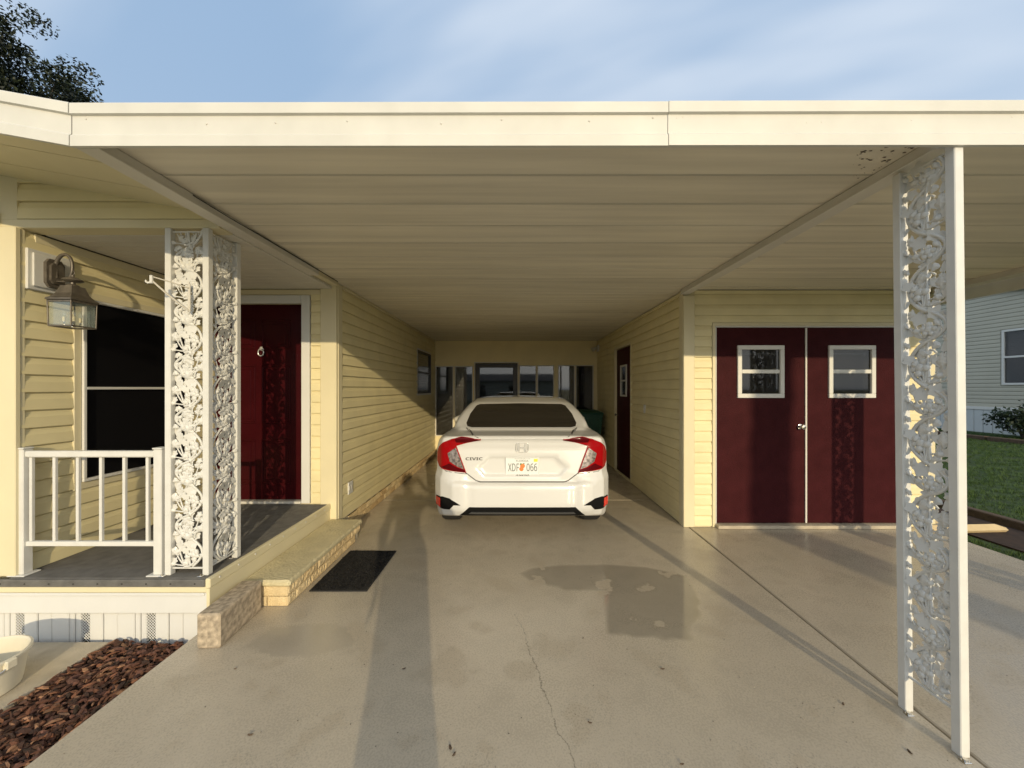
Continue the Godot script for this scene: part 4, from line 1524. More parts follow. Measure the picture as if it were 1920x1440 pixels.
func column(label: String, at: Vector3, top: float, legs: Array, panels: Array, foot: float, lean := 0.0) -> void:
	var c := thing("lattice_column", label, "column", at, "white cast scroll-work columns")
	c.rotation.z = lean
	var hgt := top - at.y
	for l in legs:
		box("leg", Vector3(l[0] - 0.019, 0.0, l[1] - 0.019), Vector3(l[0] + 0.019, hgt, l[1] + 0.019), M.cast, c, 0.003)
		var tab := mb()
		bx(tab, Vector3(l[0] - 0.034, 0.0, l[1] + 0.0195), Vector3(l[0] - 0.004, 0.006, l[1] + 0.046), 0.002)
		lathe(tab, [Vector2(0.009, 0.006), Vector2(0.009, 0.012), Vector2(0.0, 0.013)], Vector3(l[0] - 0.019, 0, l[1] + 0.033), 6)
		obj("foot_tab", tab, M.steel, c)
	for p in panels:
		scroll_panel(c, p[0], p[1], hgt - foot - 0.015, p[2], p[3])
		var xf: Transform3D = p[0]

func make_columns() -> void:
	for k in 4:
		leaf_meshes.append(make_leaf([5, 5, 3, 5][k], [0.023, 0.025, 0.022, 0.021][k], 0.008, 20 + k))
	berry_mesh = make_berries()
	bud_mesh = make_bud()
	var xr := Basis.IDENTITY
	var side := Basis(Vector3.UP, PI / 2)
	column("white cast scroll-work corner column standing on the raised porch", Vector3(-1.938, 0.333, -2.412), 2.501, [[0, 0], [-0.236, 0], [0, -0.246]],
		[[Transform3D(xr, Vector3(-0.118, 0.035, 0)), 0.197, 1, 1.0], [Transform3D(side, Vector3(0, 0.035, -0.123)), 0.207, 2, -1.0]], 0.035)
	column("white scroll-work column on the concrete between drive and apron", Vector3(1.822, 0.0, -1.575), 2.500, [[0, 0], [0, -0.222]],
		[[Transform3D(side, Vector3(0, 0.16, -0.111)), 0.183, 3, 1.0]], 0.16, 0.011)
	column("white scroll-work corner column right of the apron, outside the picture", Vector3(4.345, 0.0, -1.60), 2.500, [[0, 0], [-0.236, 0], [0, -0.246]],
		[[Transform3D(xr, Vector3(-0.118, 0.06, 0)), 0.197, 4, 1.0], [Transform3D(side, Vector3(0, 0.06, -0.123)), 0.207, 5, 1.0]], 0.06)

# ---------------------------------------------------------------- surfaces from a field
func net(xs: PackedFloat32Array, ys: PackedFloat32Array, zs: PackedFloat32Array, F: PackedFloat32Array) -> ArrayMesh:
	var nx := xs.size()
	var ny := ys.size()
	var nz := zs.size()
	var cell := {}
	var V := PackedVector3Array()
	var sy := nz
	var sx := ny * nz
	for i in nx - 1:
		for j in ny - 1:
			var b0 := i * sx + j * sy
			for k in nz - 1:
				var b := b0 + k
				var cnt := 0
				var g := [F[b], F[b + sx], F[b + sy], F[b + sx + sy], F[b + 1], F[b + sx + 1], F[b + sy + 1], F[b + sx + sy + 1]]
				for e in 8:
					if g[e] < 0.0:
						cnt += 1
				if cnt == 0 or cnt == 8:
					continue
				var p := Vector3.ZERO
				var m := 0
				for e in [[0, 1], [2, 3], [4, 5], [6, 7], [0, 2], [1, 3], [4, 6], [5, 7], [0, 4], [1, 5], [2, 6], [3, 7]]:
					var u: int = e[0]
					var v: int = e[1]
					var a: float = g[u]
					var c: float = g[v]
					if (a < 0.0) == (c < 0.0):
						continue
					var t := a / (a - c)
					p += Vector3(
						lerpf(xs[i + (u & 1)], xs[i + (v & 1)], t),
						lerpf(ys[j + ((u >> 1) & 1)], ys[j + ((v >> 1) & 1)], t),
						lerpf(zs[k + ((u >> 2) & 1)], zs[k + ((v >> 2) & 1)], t))
					m += 1
				cell[b] = V.size()
				V.append(p / m)
	var orient := 1.0 if zs[1] > zs[0] else -1.0
	var I := PackedInt32Array()
	var N := PackedVector3Array()
	N.resize(V.size())
	for b in cell:
		var i: int = b / sx
		var j: int = (b / sy) % ny
		var k: int = b % nz
		var f0: float = F[b]
		for ax in 3:
			var s1 := [sx, sy, 1][ax] as int
			var s2 := [sy, 1, sx][ax] as int
			var s3 := [1, sx, sy][ax] as int
			# edge from node b along axis ax; needs the four cells round it
			if (ax == 0 and (j == 0 or k == 0)) or (ax == 1 and (k == 0 or i == 0)) or (ax == 2 and (i == 0 or j == 0)):
				continue
			var f1: float = F[b + s1]
			if (f0 < 0.0) == (f1 < 0.0):
				continue
			var q := [b, b - s2, b - s2 - s3, b - s3]
			var ok := true
			for e in q:
				if not cell.has(e):
					ok = false
			if not ok:
				continue
			var a: int = cell[q[0]]
			var bb: int = cell[q[1]]
			var c: int = cell[q[2]]
			var d: int = cell[q[3]]
			# the way the four cells run round the edge gives the side that faces out
			var sg := orient * (1.0 if f0 < 0.0 else -1.0)
			var n := (V[c] - V[a]).cross(V[d] - V[bb]) * sg
			for e in [a, bb, c, d]:
				N[e] += n
			if sg > 0.0:
				I.append_array(PackedInt32Array([a, c, bb, a, d, c]))
			else:
				I.append_array(PackedInt32Array([a, bb, c, a, c, d]))
	for e in N.size():
		N[e] = N[e].normalized()
	var arr := []
	arr.resize(Mesh.ARRAY_MAX)
	arr[Mesh.ARRAY_VERTEX] = V
	arr[Mesh.ARRAY_NORMAL] = N
	arr[Mesh.ARRAY_INDEX] = I
	var am := ArrayMesh.new()
	am.add_surface_from_arrays(Mesh.PRIMITIVE_TRIANGLES, arr)
	return am

func poly_sdf(p: Vector2, poly: Array) -> float:
	var n := poly.size()
	var d := 1e9
	var inside := false
	var j := n - 1
	for i in n:
		var a: Vector2 = poly[i]
		var b: Vector2 = poly[j]
		var e := b - a
		var w := p - a
		var t := clampf(w.dot(e) / e.length_squared(), 0.0, 1.0)
		d = minf(d, (w - e * t).length_squared())
		if (a.y > p.y) != (b.y > p.y) and p.x < (b.x - a.x) * (p.y - a.y) / (b.y - a.y) + a.x:
			inside = not inside
		j = i
	return -sqrt(d) if inside else sqrt(d)

func smax(a: float, b: float, k: float) -> float:
	var h := maxf(k - absf(a - b), 0.0) / k
	return maxf(a, b) + h * h * k * 0.25

# ---------------------------------------------------------------- the car
var cxs := PackedFloat32Array()
var cys := PackedFloat32Array()
var css := PackedFloat32Array()
var cF := PackedFloat32Array()

func rounded(pts: Array) -> Array:
	# Catmull-Rom through the points, three steps each
	var out := []
	var n := pts.size()
	for i in n:
		var a: Vector2 = pts[(i - 1 + n) % n]
		var b: Vector2 = pts[i]
		var c: Vector2 = pts[(i + 1) % n]
		var d: Vector2 = pts[(i + 2) % n]
		for k in 3:
			out.append(b.cubic_interpolate(c, a, d, k / 3.0))
	return out

func car_field() -> void:
	var x := -0.9625
	while x < 0.97:
		cxs.append(x)
		x += 0.0175
	var y := 0.145
	while y < 1.47:
		cys.append(y)
		y += 0.0155
	var s := -0.055
	while s < 4.72:
		css.append(s)
		s += 0.0125 if s < 0.5 else 0.045
	var nx := cxs.size()
	var ny := cys.size()
	var ns := css.size()
	var side_low := [Vector2(0.075, 0.34), Vector2(0.015, 0.38), Vector2(0.0, 0.47), Vector2(0.0, 0.585), Vector2(0.018, 0.632), Vector2(0.062, 0.652), Vector2(0.066, 0.72), Vector2(0.082, 0.86), Vector2(0.094, 0.965), Vector2(0.085, 1.025), Vector2(0.062, 1.046), Vector2(0.082, 1.060), Vector2(0.20, 1.068), Vector2(0.45, 1.092), Vector2(0.9, 1.10), Vector2(3.2, 1.03), Vector2(3.6, 0.985), Vector2(4.2, 0.87), Vector2(4.52, 0.74), Vector2(4.62, 0.60), Vector2(4.63, 0.40), Vector2(4.55, 0.22), Vector2(3.9, 0.20), Vector2(0.9, 0.22), Vector2(0.30, 0.27)]
	var side_up := [Vector2(0.36, 1.02), Vector2(0.40, 1.088), Vector2(0.62, 1.165), Vector2(0.90, 1.262), Vector2(1.20, 1.338), Vector2(1.55, 1.392), Vector2(1.95, 1.414), Vector2(2.35, 1.404), Vector2(2.70, 1.365), Vector2(3.10, 1.215), Vector2(3.55, 1.00), Vector2(3.6, 0.9), Vector2(0.4, 0.9)]
	var front_low := [Vector2(0.0, 0.16), Vector2(0.74, 0.18), Vector2(0.82, 0.27), Vector2(0.865, 0.42), Vector2(0.89, 0.56), Vector2(0.897, 0.68), Vector2(0.885, 0.82), Vector2(0.855, 0.94), Vector2(0.80, 1.02), Vector2(0.74, 1.085), Vector2(0.62, 1.125), Vector2(0.0, 1.14)]
	var front_up := [Vector2(0.0, 0.8), Vector2(0.82, 0.9), Vector2(0.755, 1.06), Vector2(0.69, 1.19), Vector2(0.632, 1.30), Vector2(0.575, 1.370), Vector2(0.44, 1.402), Vector2(0.0, 1.422)]
	var plan := [Vector2(0.0, 0.0), Vector2(0.42, 0.008), Vector2(0.62, 0.045), Vector2(0.735, 0.12), Vector2(0.81, 0.25), Vector2(0.86, 0.45), Vector2(0.895, 0.85), Vector2(0.90, 1.2), Vector2(0.885, 2.4), Vector2(0.90, 3.7), Vector2(0.86, 4.1), Vector2(0.75, 4.4), Vector2(0.5, 4.59), Vector2(0.0, 4.64)]
	var plan_up := [Vector2(0.0, 0.34), Vector2(0.50, 0.36), Vector2(0.62, 0.42), Vector2(0.70, 0.60), Vector2(0.745, 1.0), Vector2(0.80, 1.8), Vector2(0.80, 3.3), Vector2(0.70, 3.6), Vector2(0.0, 3.7)]
	for P in [front_low, front_up, plan, plan_up]:
		# mirror the half outline so that the middle is not an edge
		for i in range(P.size() - 1, -1, -1):
			var v: Vector2 = P[i]
			if v.x > 0.001:
				P.append(Vector2(-v.x, v.y))
	var SL := PackedFloat32Array(); SL.resize(ny * ns)
	var SU := PackedFloat32Array(); SU.resize(ny * ns)
	for j in ny:
		for k in ns:
			var p := Vector2(css[k], cys[j])
			SL[j * ns + k] = poly_sdf(p, side_low)
			SU[j * ns + k] = poly_sdf(p, side_up)
	var hx := nx / 2 + 1
	var FL := PackedFloat32Array(); FL.resize(nx * ny)
	var FU := PackedFloat32Array(); FU.resize(nx * ny)
	var DI := PackedFloat32Array(); DI.resize(nx * ny)
	var hexa := [Vector2(-0.294, 0.876), Vector2(0.30, 0.876), Vector2(0.412, 0.779), Vector2(0.345, 0.698), Vector2(-0.345, 0.698), Vector2(-0.412, 0.779)]
	for i in nx:
		for j in ny:
			var p := Vector2(cxs[i], cys[j])
			FL[i * ny + j] = poly_sdf(p, front_low)
			FU[i * ny + j] = poly_sdf(p, front_up)
			var d := 0.018 * smoothstep(0.012, -0.024, poly_sdf(p, hexa))
			# bumper: shoulders stand proud of the middle, shallow scallops over the black vents
			d -= 0.020 * smoothstep(0.46, 0.56, absf(p.x)) * smoothstep(0.74, 0.66, p.y) * smoothstep(0.36, 0.44, p.y)
			d -= 0.007 * smoothstep(0.952, 0.966, p.y) * smoothstep(0.60, 0.52, absf(p.x))
			DI[i * ny + j] = d
	var PL := PackedFloat32Array(); PL.resize(nx * ns)
	var PU := PackedFloat32Array(); PU.resize(nx * ns)
	for i in nx:
		for k in ns:
			var p := Vector2(cxs[i], css[k])
			PL[i * ns + k] = poly_sdf(p, plan)
			PU[i * ns + k] = poly_sdf(p, plan_up)
	cF.resize(nx * ny * ns)
	for i in nx:
		var mirror := nx - 1 - i
		for j in ny:
			var fl := FL[i * ny + j]
			var fu := FU[i * ny + j]
			var di := DI[i * ny + j]
			for k in ns:
				var at := (i * ny + j) * ns + k
				var a := SL[j * ns + k]
				var pl := PL[i * ns + k]
				var lo := maxf(a, maxf(fl, pl))
				if lo < 0.2:
					lo = smax(smax(a, pl, 0.05), fl, 0.07)
				var b := SU[j * ns + k]
				var pu := PU[i * ns + k]
				var up := maxf(b, maxf(fu, pu))
				if up < 0.2:
					up = smax(smax(b, pu, 0.05), fu, 0.06)
				# soft union
				var h := maxf(0.045 - absf(lo - up), 0.0) / 0.045
				var d := minf(lo, up) - h * h * 0.045 * 0.25
				if css[k] < 0.4:
					d += di * (1.0 - smoothstep(0.2, 0.4, css[k]))
				# wheel arches
				if absf(cxs[i]) > 0.55:
					for s0 in [1.02, 3.72]:
						var w := Vector2(css[k] - s0, cys[j] - 0.32).length() - 0.362
						d = smax(d, -smax(w, 0.62 - absf(cxs[i]), 0.02), 0.02)
				cF[at] = d

func car_at(i: int, fx: float, j: int, fy: float, k: int) -> float:
	var ny := cys.size()
	var ns := css.size()
	var a := lerpf(cF[(i * ny + j) * ns + k], cF[((i + 1) * ny + j) * ns + k], fx)
	var b := lerpf(cF[(i * ny + j + 1) * ns + k], cF[((i + 1) * ny + j + 1) * ns + k], fx)
	return lerpf(a, b, fy)

func hit_rear(x: float, y: float) -> float:
	# distance from the rear at which the body starts, seen from behind
	var fx := (x - cxs[0]) / 0.0175
	var fy := (y - cys[0]) / 0.0155
	var i := clampi(int(fx), 0, cxs.size() - 2)
	var j := clampi(int(fy), 0, cys.size() - 2)
	var last := 1.0
	for k in css.size():
		var v := car_at(i, fx - i, j, fy - j, k)
		if v < 0.0:
			return css[k] if k == 0 else lerpf(css[k - 1], css[k], last / (last - v))
		last = v
	return 1.0

func hit_front(x: float, y: float) -> float:
	var fx := (x - cxs[0]) / 0.0175
	var fy := (y - cys[0]) / 0.0155
	var i := clampi(int(fx), 0, cxs.size() - 2)
	var j := clampi(int(fy), 0, cys.size() - 2)
	var last := 1.0
	for k in range(css.size() - 1, -1, -1):
		var v := car_at(i, fx - i, j, fy - j, k)
		if v < 0.0:
			return css[k] if k == css.size() - 1 else lerpf(css[k + 1], css[k], last / (last - v))
		last = v
	return 3.0

func hit_side(s: float, y: float) -> float:
	var ny := cys.size()
	var ns := css.size()
	var k := 0
	while k < ns - 2 and css[k + 1] < s:
		k += 1
	var fk := (s - css[k]) / (css[k + 1] - css[k])
	var fy := (y - cys[0]) / 0.0155
	var j := clampi(int(fy), 0, ny - 2)
	fy -= j
	var last := 1.0
	for i in range(cxs.size() - 1, 0, -1):
		var at := (i * ny + j) * ns + k
		var v := lerpf(lerpf(cF[at], cF[at + 1], fk), lerpf(cF[at + ns], cF[at + ns + 1], fk), fy)
		if v < 0.0:
			return cxs[i] if i == cxs.size() - 1 else lerpf(cxs[i + 1], cxs[i], last / (last - v))
		last = v
	return 0.5

const CAR := Vector3(0.053, 0.0, -3.42)

func car_point(view: String, u: float, v: float) -> Vector3:
	if view == "rear":
		return Vector3(u, v, -hit_rear(u, v))
	if view == "front":
		return Vector3(u, v, -hit_front(u, v))
	return Vector3(hit_side(u, v) * (1.0 if view == "right" else -1.0), v, -u)

func car_patch(called: String, poly: Array, view: String, off: float, step: float, m: Material, parent: Node3D) -> MeshInstance3D:
	# a shell that follows the body: the outline is laid on from behind, from the front or from one side
	var st := mb()
	var pv := PackedVector2Array(poly)
	var lo := Vector2(1e9, 1e9)
	var hi := -lo
	for p in poly:
		lo = lo.min(p)
		hi = hi.max(p)
	var cache := {}
	var toward := {"rear": Vector3(0, 0, 1), "front": Vector3(0, 0, -1), "left": Vector3(-1, 0, 0), "right": Vector3(1, 0, 0)}[view] as Vector3
	var e := 0.008
	var get_pt := func(q: Vector2) -> Array:
		var key := Vector2i(roundi(q.x * 5000.0), roundi(q.y * 5000.0))
		if not cache.has(key):
			var p := car_point(view, q.x, q.y)
			var du := car_point(view, q.x + e, q.y) - car_point(view, q.x - e, q.y)
			var dv := car_point(view, q.x, q.y + e) - car_point(view, q.x, q.y - e)
			var n := du.cross(dv).normalized()
			if n.dot(toward) < 0.0:
				n = -n
			cache[key] = [p + n * off, n]
		return cache[key]
	var nu := int(ceil((hi.x - lo.x) / step))
	var nv := int(ceil((hi.y - lo.y) / step))
	for i in nu:
		for j in nv:
			var a := lo + Vector2(i, j) * step
			var cellp := PackedVector2Array([a, a + Vector2(step, 0), a + Vector2(step, step), a + Vector2(0, step)])
			for piece in Geometry2D.intersect_polygons(cellp, pv):
				var c0: Array = get_pt.call(piece[0])
				for k in range(1, piece.size() - 1):
					var c1: Array = get_pt.call(piece[k])
					var c2: Array = get_pt.call(piece[k + 1])
					tri(st, c0[0], c1[0], c2[0], c0[1], c1[1], c2[1])
	# rim that closes the shell onto the body
	var n := poly.size()
	for i in n:
		var a: Vector2 = poly[i]
		var b: Vector2 = poly[(i + 1) % n]
		var parts := maxi(1, int((b - a).length() / 0.03))
		for k in parts:
			var p: Array = get_pt.call(a.lerp(b, k / float(parts)))
			var q: Array = get_pt.call(a.lerp(b, (k + 1) / float(parts)))
			var p2: Vector3 = p[0] - p[1] * (off + 0.006)
			var q2: Vector3 = q[0] - q[1] * (off + 0.006)
			var out: Vector3 = (q[0] - p[0]).cross(p[1])
			if out.length() > 1e-9:
				quad(st, p[0], q[0], q2, p2, out.normalized())
	return obj(called, st, m, parent)

func line_patch(st_name: String, pts: Array, wid: float, view: String, m: Material, parent: Node3D) -> void:
	var poly := []
	for i in pts.size():
		var d: Vector2 = ((pts[mini(i + 1, pts.size() - 1)] as Vector2) - (pts[maxi(i - 1, 0)] as Vector2)).normalized()
		poly.append(pts[i] + Vector2(-d.y, d.x) * wid * 0.5)
	for i in range(pts.size() - 1, -1, -1):
		var d: Vector2 = ((pts[mini(i + 1, pts.size() - 1)] as Vector2) - (pts[maxi(i - 1, 0)] as Vector2)).normalized()
		poly.append(pts[i] - Vector2(-d.y, d.x) * wid * 0.5)
	car_patch(st_name, poly, view, 0.0012, 0.05, m, parent)

func flip_poly(p: Array, s: float) -> Array:
	var out := []
	for v in p:
		out.append(Vector2(v.x * s, v.y))
	return out

func lettering(called: String, text: String, at: Vector3, height: float, wide: float, m: Material, parent: Node3D, tilt := 0.0, weight := 400, fat := 0.0) -> void:
	var t := TextMesh.new()
	var f := SystemFont.new()
	f.font_names = PackedStringArray(["Droid Sans"])
	f.font_weight = weight
	t.font = f
	t.text = text
	t.font_size = 64
	t.pixel_size = 0.01
	t.depth = 0.02
	var o := MeshInstance3D.new()
	o.mesh = t
	o.material_override = m
	o.name = called
	parent.add_child(o, true)
	var bb := t.get_aabb()
	var sx := wide / maxf(bb.size.x, 1e-4)
	var sy := height / maxf(bb.size.y, 1e-4)
	o.transform = Transform3D(Basis(Vector3.RIGHT, tilt) * Basis.from_scale(Vector3(sx, sy, 0.1)), at - Vector3(bb.get_center().x * sx, bb.get_center().y * sy, 0))

func make_car() -> void:
	car_field()
	var c := thing("sedan_car", "white four-door sedan parked under the carport, seen from behind", "car", CAR)
	# field is stored x, y, s: s runs away from the viewer
	var zs := PackedFloat32Array()
	for s in css:
		zs.append(-s)
	put("body", net(cxs, cys, zs, cF), M.paint, c)
	# glass
	car_patch("rear_window", [Vector2(-0.50, 1.108), Vector2(0.50, 1.108), Vector2(0.548, 1.116), Vector2(0.568, 1.140), Vector2(0.556, 1.22), Vector2(0.515, 1.298), Vector2(0.48, 1.312), Vector2(0.0, 1.320), Vector2(-0.48, 1.312), Vector2(-0.515, 1.298), Vector2(-0.556, 1.22), Vector2(-0.568, 1.140), Vector2(-0.548, 1.116)], "rear", 0.003, 0.03, M.car_glass, c)
	car_patch("windshield", [Vector2(-0.62, 1.06), Vector2(0.62, 1.06), Vector2(0.50, 1.34), Vector2(-0.50, 1.34)], "front", 0.003, 0.04, M.car_glass, c)
	for v in ["left", "right"]:
		car_patch("side_window", [Vector2(0.98, 1.135), Vector2(1.42, 1.27), Vector2(1.86, 1.325), Vector2(1.86, 1.085), Vector2(1.0, 1.105)], v, 0.003, 0.05, M.car_glass, c)
		car_patch("side_window", [Vector2(1.95, 1.33), Vector2(2.45, 1.325), Vector2(2.80, 1.26), Vector2(3.10, 1.10), Vector2(3.10, 1.065), Vector2(1.95, 1.085)], v, 0.003, 0.05, M.car_glass, c)
		car_patch("door_handle", [Vector2(1.35, 0.90), Vector2(1.55, 0.90), Vector2(1.55, 0.93), Vector2(1.35, 0.93)], v, 0.02, 0.05, M.paint, c)
		car_patch("door_handle", [Vector2(2.30, 0.89), Vector2(2.50, 0.89), Vector2(2.50, 0.92), Vector2(2.30, 0.92)], v, 0.02, 0.05, M.paint, c)
	for s in [1.0, -1.0]:
		# tail lamp, mirrored left and right
		var tl := car_patch("tail_light", flip_poly([Vector2(-0.372, 1.036), Vector2(-0.45, 1.048), Vector2(-0.545, 1.056), Vector2(-0.64, 1.040), Vector2(-0.722, 1.003), Vector2(-0.770, 0.955), Vector2(-0.792, 0.90), Vector2(-0.792, 0.82), Vector2(-0.765, 0.775), Vector2(-0.712, 0.756), Vector2(-0.62, 0.745), Vector2(-0.505, 0.732), Vector2(-0.555, 0.86), Vector2(-0.600, 0.975), Vector2(-0.50, 1.005)], s), "rear", 0.010, 0.02, M.tail, c)
		car_patch("clear_lens", flip_poly([Vector2(-0.605, 0.958), Vector2(-0.560, 0.850), Vector2(-0.527, 0.765), Vector2(-0.585, 0.785), Vector2(-0.655, 0.832), Vector2(-0.678, 0.905)], s), "rear", 0.014, 0.02, M.tail_clear, tl)
		car_patch("dark_lens", flip_poly([Vector2(-0.378, 1.0365), Vector2(-0.45, 1.046), Vector2(-0.545, 1.052), Vector2(-0.610, 1.042), Vector2(-0.600, 1.008), Vector2(-0.52, 1.008)], s), "rear", 0.013, 0.02, M.tail_dark, tl)
		car_patch("dark_lens", flip_poly([Vector2(-0.740, 0.775), Vector2(-0.62, 0.749), Vector2(-0.512, 0.737), Vector2(-0.524, 0.760), Vector2(-0.590, 0.778), Vector2(-0.66, 0.815)], s), "rear", 0.013, 0.02, M.tail_dark, tl)
		var fv := car_patch("bumper_vent", flip_poly([Vector2(-0.806, 0.497), Vector2(-0.73, 0.512), Vector2(-0.655, 0.506), Vector2(-0.600, 0.480), Vector2(-0.552, 0.452), Vector2(-0.615, 0.450), Vector2(-0.655, 0.405), Vector2(-0.715, 0.396), Vector2(-0.806, 0.405)], s), "rear", 0.004, 0.02, M.plastic, c)
		car_patch("reflector", flip_poly([Vector2(-0.800, 0.490), Vector2(-0.752, 0.494), Vector2(-0.748, 0.415), Vector2(-0.800, 0.416)], s), "rear", 0.009, 0.02, M.reflector, fv)
		car_patch("headlight", flip_poly([Vector2(0.45, 0.70), Vector2(0.78, 0.74), Vector2(0.80, 0.66), Vector2(0.48, 0.64)], s), "front", 0.004, 0.03, M.chrome, c)
		line_patch("panel_gap", flip_poly([Vector2(-0.375, 1.040), Vector2(-0.43, 1.064), Vector2(-0.50, 1.082), Vector2(-0.555, 1.104)], s), 0.005, "rear", M.gap, c)
		line_patch("panel_gap", flip_poly([Vector2(-0.800, 0.815), Vector2(-0.70, 0.742), Vector2(-0.505, 0.722)], s), 0.005, "rear", M.gap, c)
	car_patch("diffuser", [Vector2(-0.475, 0.434), Vector2(0.479, 0.434), Vector2(0.57, 0.350), Vector2(-0.566, 0.350)], "rear", 0.004, 0.03, M.plastic, c)
	car_patch("diffuser_strip", [Vector2(-0.455, 0.392), Vector2(0.459, 0.392), Vector2(0.48, 0.378), Vector2(-0.48, 0.378)], "rear", 0.012, 0.03, M.plastic_grey, c)
	line_patch("panel_gap", [Vector2(-0.515, 0.735), Vector2(-0.42, 0.664), Vector2(-0.38, 0.652), Vector2(0.38, 0.652), Vector2(0.42, 0.664), Vector2(0.515, 0.735)], 0.008, "rear", M.gap, c)
	car_patch("grille", [Vector2(-0.5, 0.58), Vector2(0.5, 0.58), Vector2(0.42, 0.68), Vector2(-0.42, 0.68)], "front", 0.004, 0.04, M.plastic, c)
	# wheels
	for s in [1.02, 3.72]:
		for side in [-1.0, 1.0]:
			var b := Basis(Vector3.BACK, -PI / 2 * side)
			var ctr := Vector3(side * 0.775, 0.318, -s)
			var ty := mb()
			lathe(ty, [Vector2(0.205, -0.100), Vector2(0.255, -0.108), Vector2(0.300, -0.100), Vector2(0.316, -0.078), Vector2(0.319, 0.0), Vector2(0.316, 0.078), Vector2(0.300, 0.100), Vector2(0.255, 0.108), Vector2(0.205, 0.100), Vector2(0.205, -0.100)], ctr, 40, b)
			var w := obj("wheel", ty, M.rubber, c)
			var rm := mb()
			lathe(rm, [Vector2(0.203, -0.09), Vector2(0.203, 0.085), Vector2(0.19, 0.09), Vector2(0.185, 0.05), Vector2(0.05, 0.065), Vector2(0.0, 0.068)], ctr, 20, b)
			obj("rim", rm, M.steel, w)
	# mirrors
	for side in [-1.0, 1.0]:
		var ms := mb()
		lathe(ms, [Vector2(0.0, -0.11), Vector2(0.05, -0.10), Vector2(0.085, -0.03), Vector2(0.088, 0.04), Vector2(0.06, 0.10), Vector2(0.0, 0.115)], Vector3(side * 0.965, 0.985, -2.92), 12, Basis(Vector3.BACK, PI / 2 * side) * Basis.from_scale(Vector3(0.85, 1.0, 0.7)))
		bx(ms, Vector3(side * 0.80, 0.93, -2.95), Vector3(side * 0.90, 0.965, -2.89), 0.01)
		obj("mirror", ms, M.paint, c)
	# badge in the middle of the lid
	var bz := -hit_rear(0.0, 0.958) + 0.003
	var ring := []
	var rr := []
	for i in 41:
		var a := TAU * i / 40.0
		var px := signf(cos(a)) * pow(absf(cos(a)), 0.42) * (0.056 + 0.004 * sin(a))
		var py := signf(sin(a)) * pow(absf(sin(a)), 0.42) * 0.043
		ring.append(Vector3(px, 0.958 + py, bz + 0.003))
		rr.append(0.0048)
	var em := mb()
	tube(em, ring, rr, 6)
	for side in [-1.0, 1.0]:
		# the two leaning uprights widen upwards
		extrude(em, [Vector2(side * 0.024, -0.038), Vector2(side * 0.040, -0.038), Vector2(side * 0.046, 0.038), Vector2(side * 0.022, 0.038), Vector2(side * 0.018, 0.006), Vector2(side * 0.018, -0.006)], Transform3D(Basis.IDENTITY, Vector3(0, 0.958, bz)), 0.007)
	bx(em, Vector3(-0.0178, 0.952, bz), Vector3(0.0178, 0.966, bz + 0.006), 0.001)
	obj("badge", em, M.chrome, c)
	lettering("model_lettering", "CIVIC", Vector3(-0.437, 0.858, -hit_rear(-0.437, 0.858) + 0.005), 0.026, 0.155, M.plastic_grey, c, -0.08, 600)
	# number plate
	var pz := -hit_rear(0.0, 0.78) + 0.010
	var pl := box("number_plate", Vector3(-0.147, 0.698, pz - 0.008), Vector3(0.151, 0.862, pz), M.plate, c, 0.002)
	var pf := mb()
	frame(pf, Vector3(-0.152, 0.690, pz - 0.006), Vector3(0.156, 0.868, pz + 0.004), 0.009, 2, 0.002)
	bx(pf, Vector3(-0.070, 0.697, pz - 0.004), Vector3(0.074, 0.716, pz + 0.005), 0.002)
	obj("plate_frame", pf, M.plate, pl)
	lettering("plate_letters", "XDF", Vector3(-0.078, 0.779, pz + 0.001), 0.070, 0.098, M.ink, pl)
	lettering("plate_letters", "066", Vector3(0.089, 0.779, pz + 0.001), 0.070, 0.096, M.ink, pl)
	lettering("plate_letters", "FLORIDA", Vector3(0.002, 0.838, pz + 0.001), 0.016, 0.112, M.ink, pl)
	lettering("plate_letters", "MYFLORIDA.COM", Vector3(0.002, 0.8575, pz + 0.001), 0.007, 0.14, M.ink, pl)
	lettering("plate_letters", "JENKINS", Vector3(0.002, 0.7065, pz + 0.006), 0.017, 0.128, M.ink_black, pl, 0.0, 700)
	for e in [[-0.002, 0.792, 0.022], [-0.012, 0.764, 0.020]]:
		var os := mb()
		lathe(os, [Vector2(e[2], 0.0), Vector2(e[2] * 0.8, 0.002), Vector2(0.0, 0.003)], Vector3(e[0] + 0.006, e[1], pz), 16, Basis(Vector3.RIGHT, PI / 2))
		obj("orange_print", os, M.orange, pl)
	var gl := mb()
	lathe(gl, [Vector2(0.010, 0.0), Vector2(0.0, 0.0045)], Vector3(-0.010, 0.807, pz), 8, Basis(Vector3.RIGHT, PI / 2))
	lathe(gl, [Vector2(0.007, 0.0), Vector2(0.0, 0.0045)], Vector3(0.016, 0.812, pz), 8, Basis(Vector3.RIGHT, PI / 2))
	obj("leaf_print", gl, M.leaf_ink, pl)
	box("sticker", Vector3(0.106, 0.830, pz), Vector3(0.142, 0.856, pz + 0.0015), M.yellow, pl)

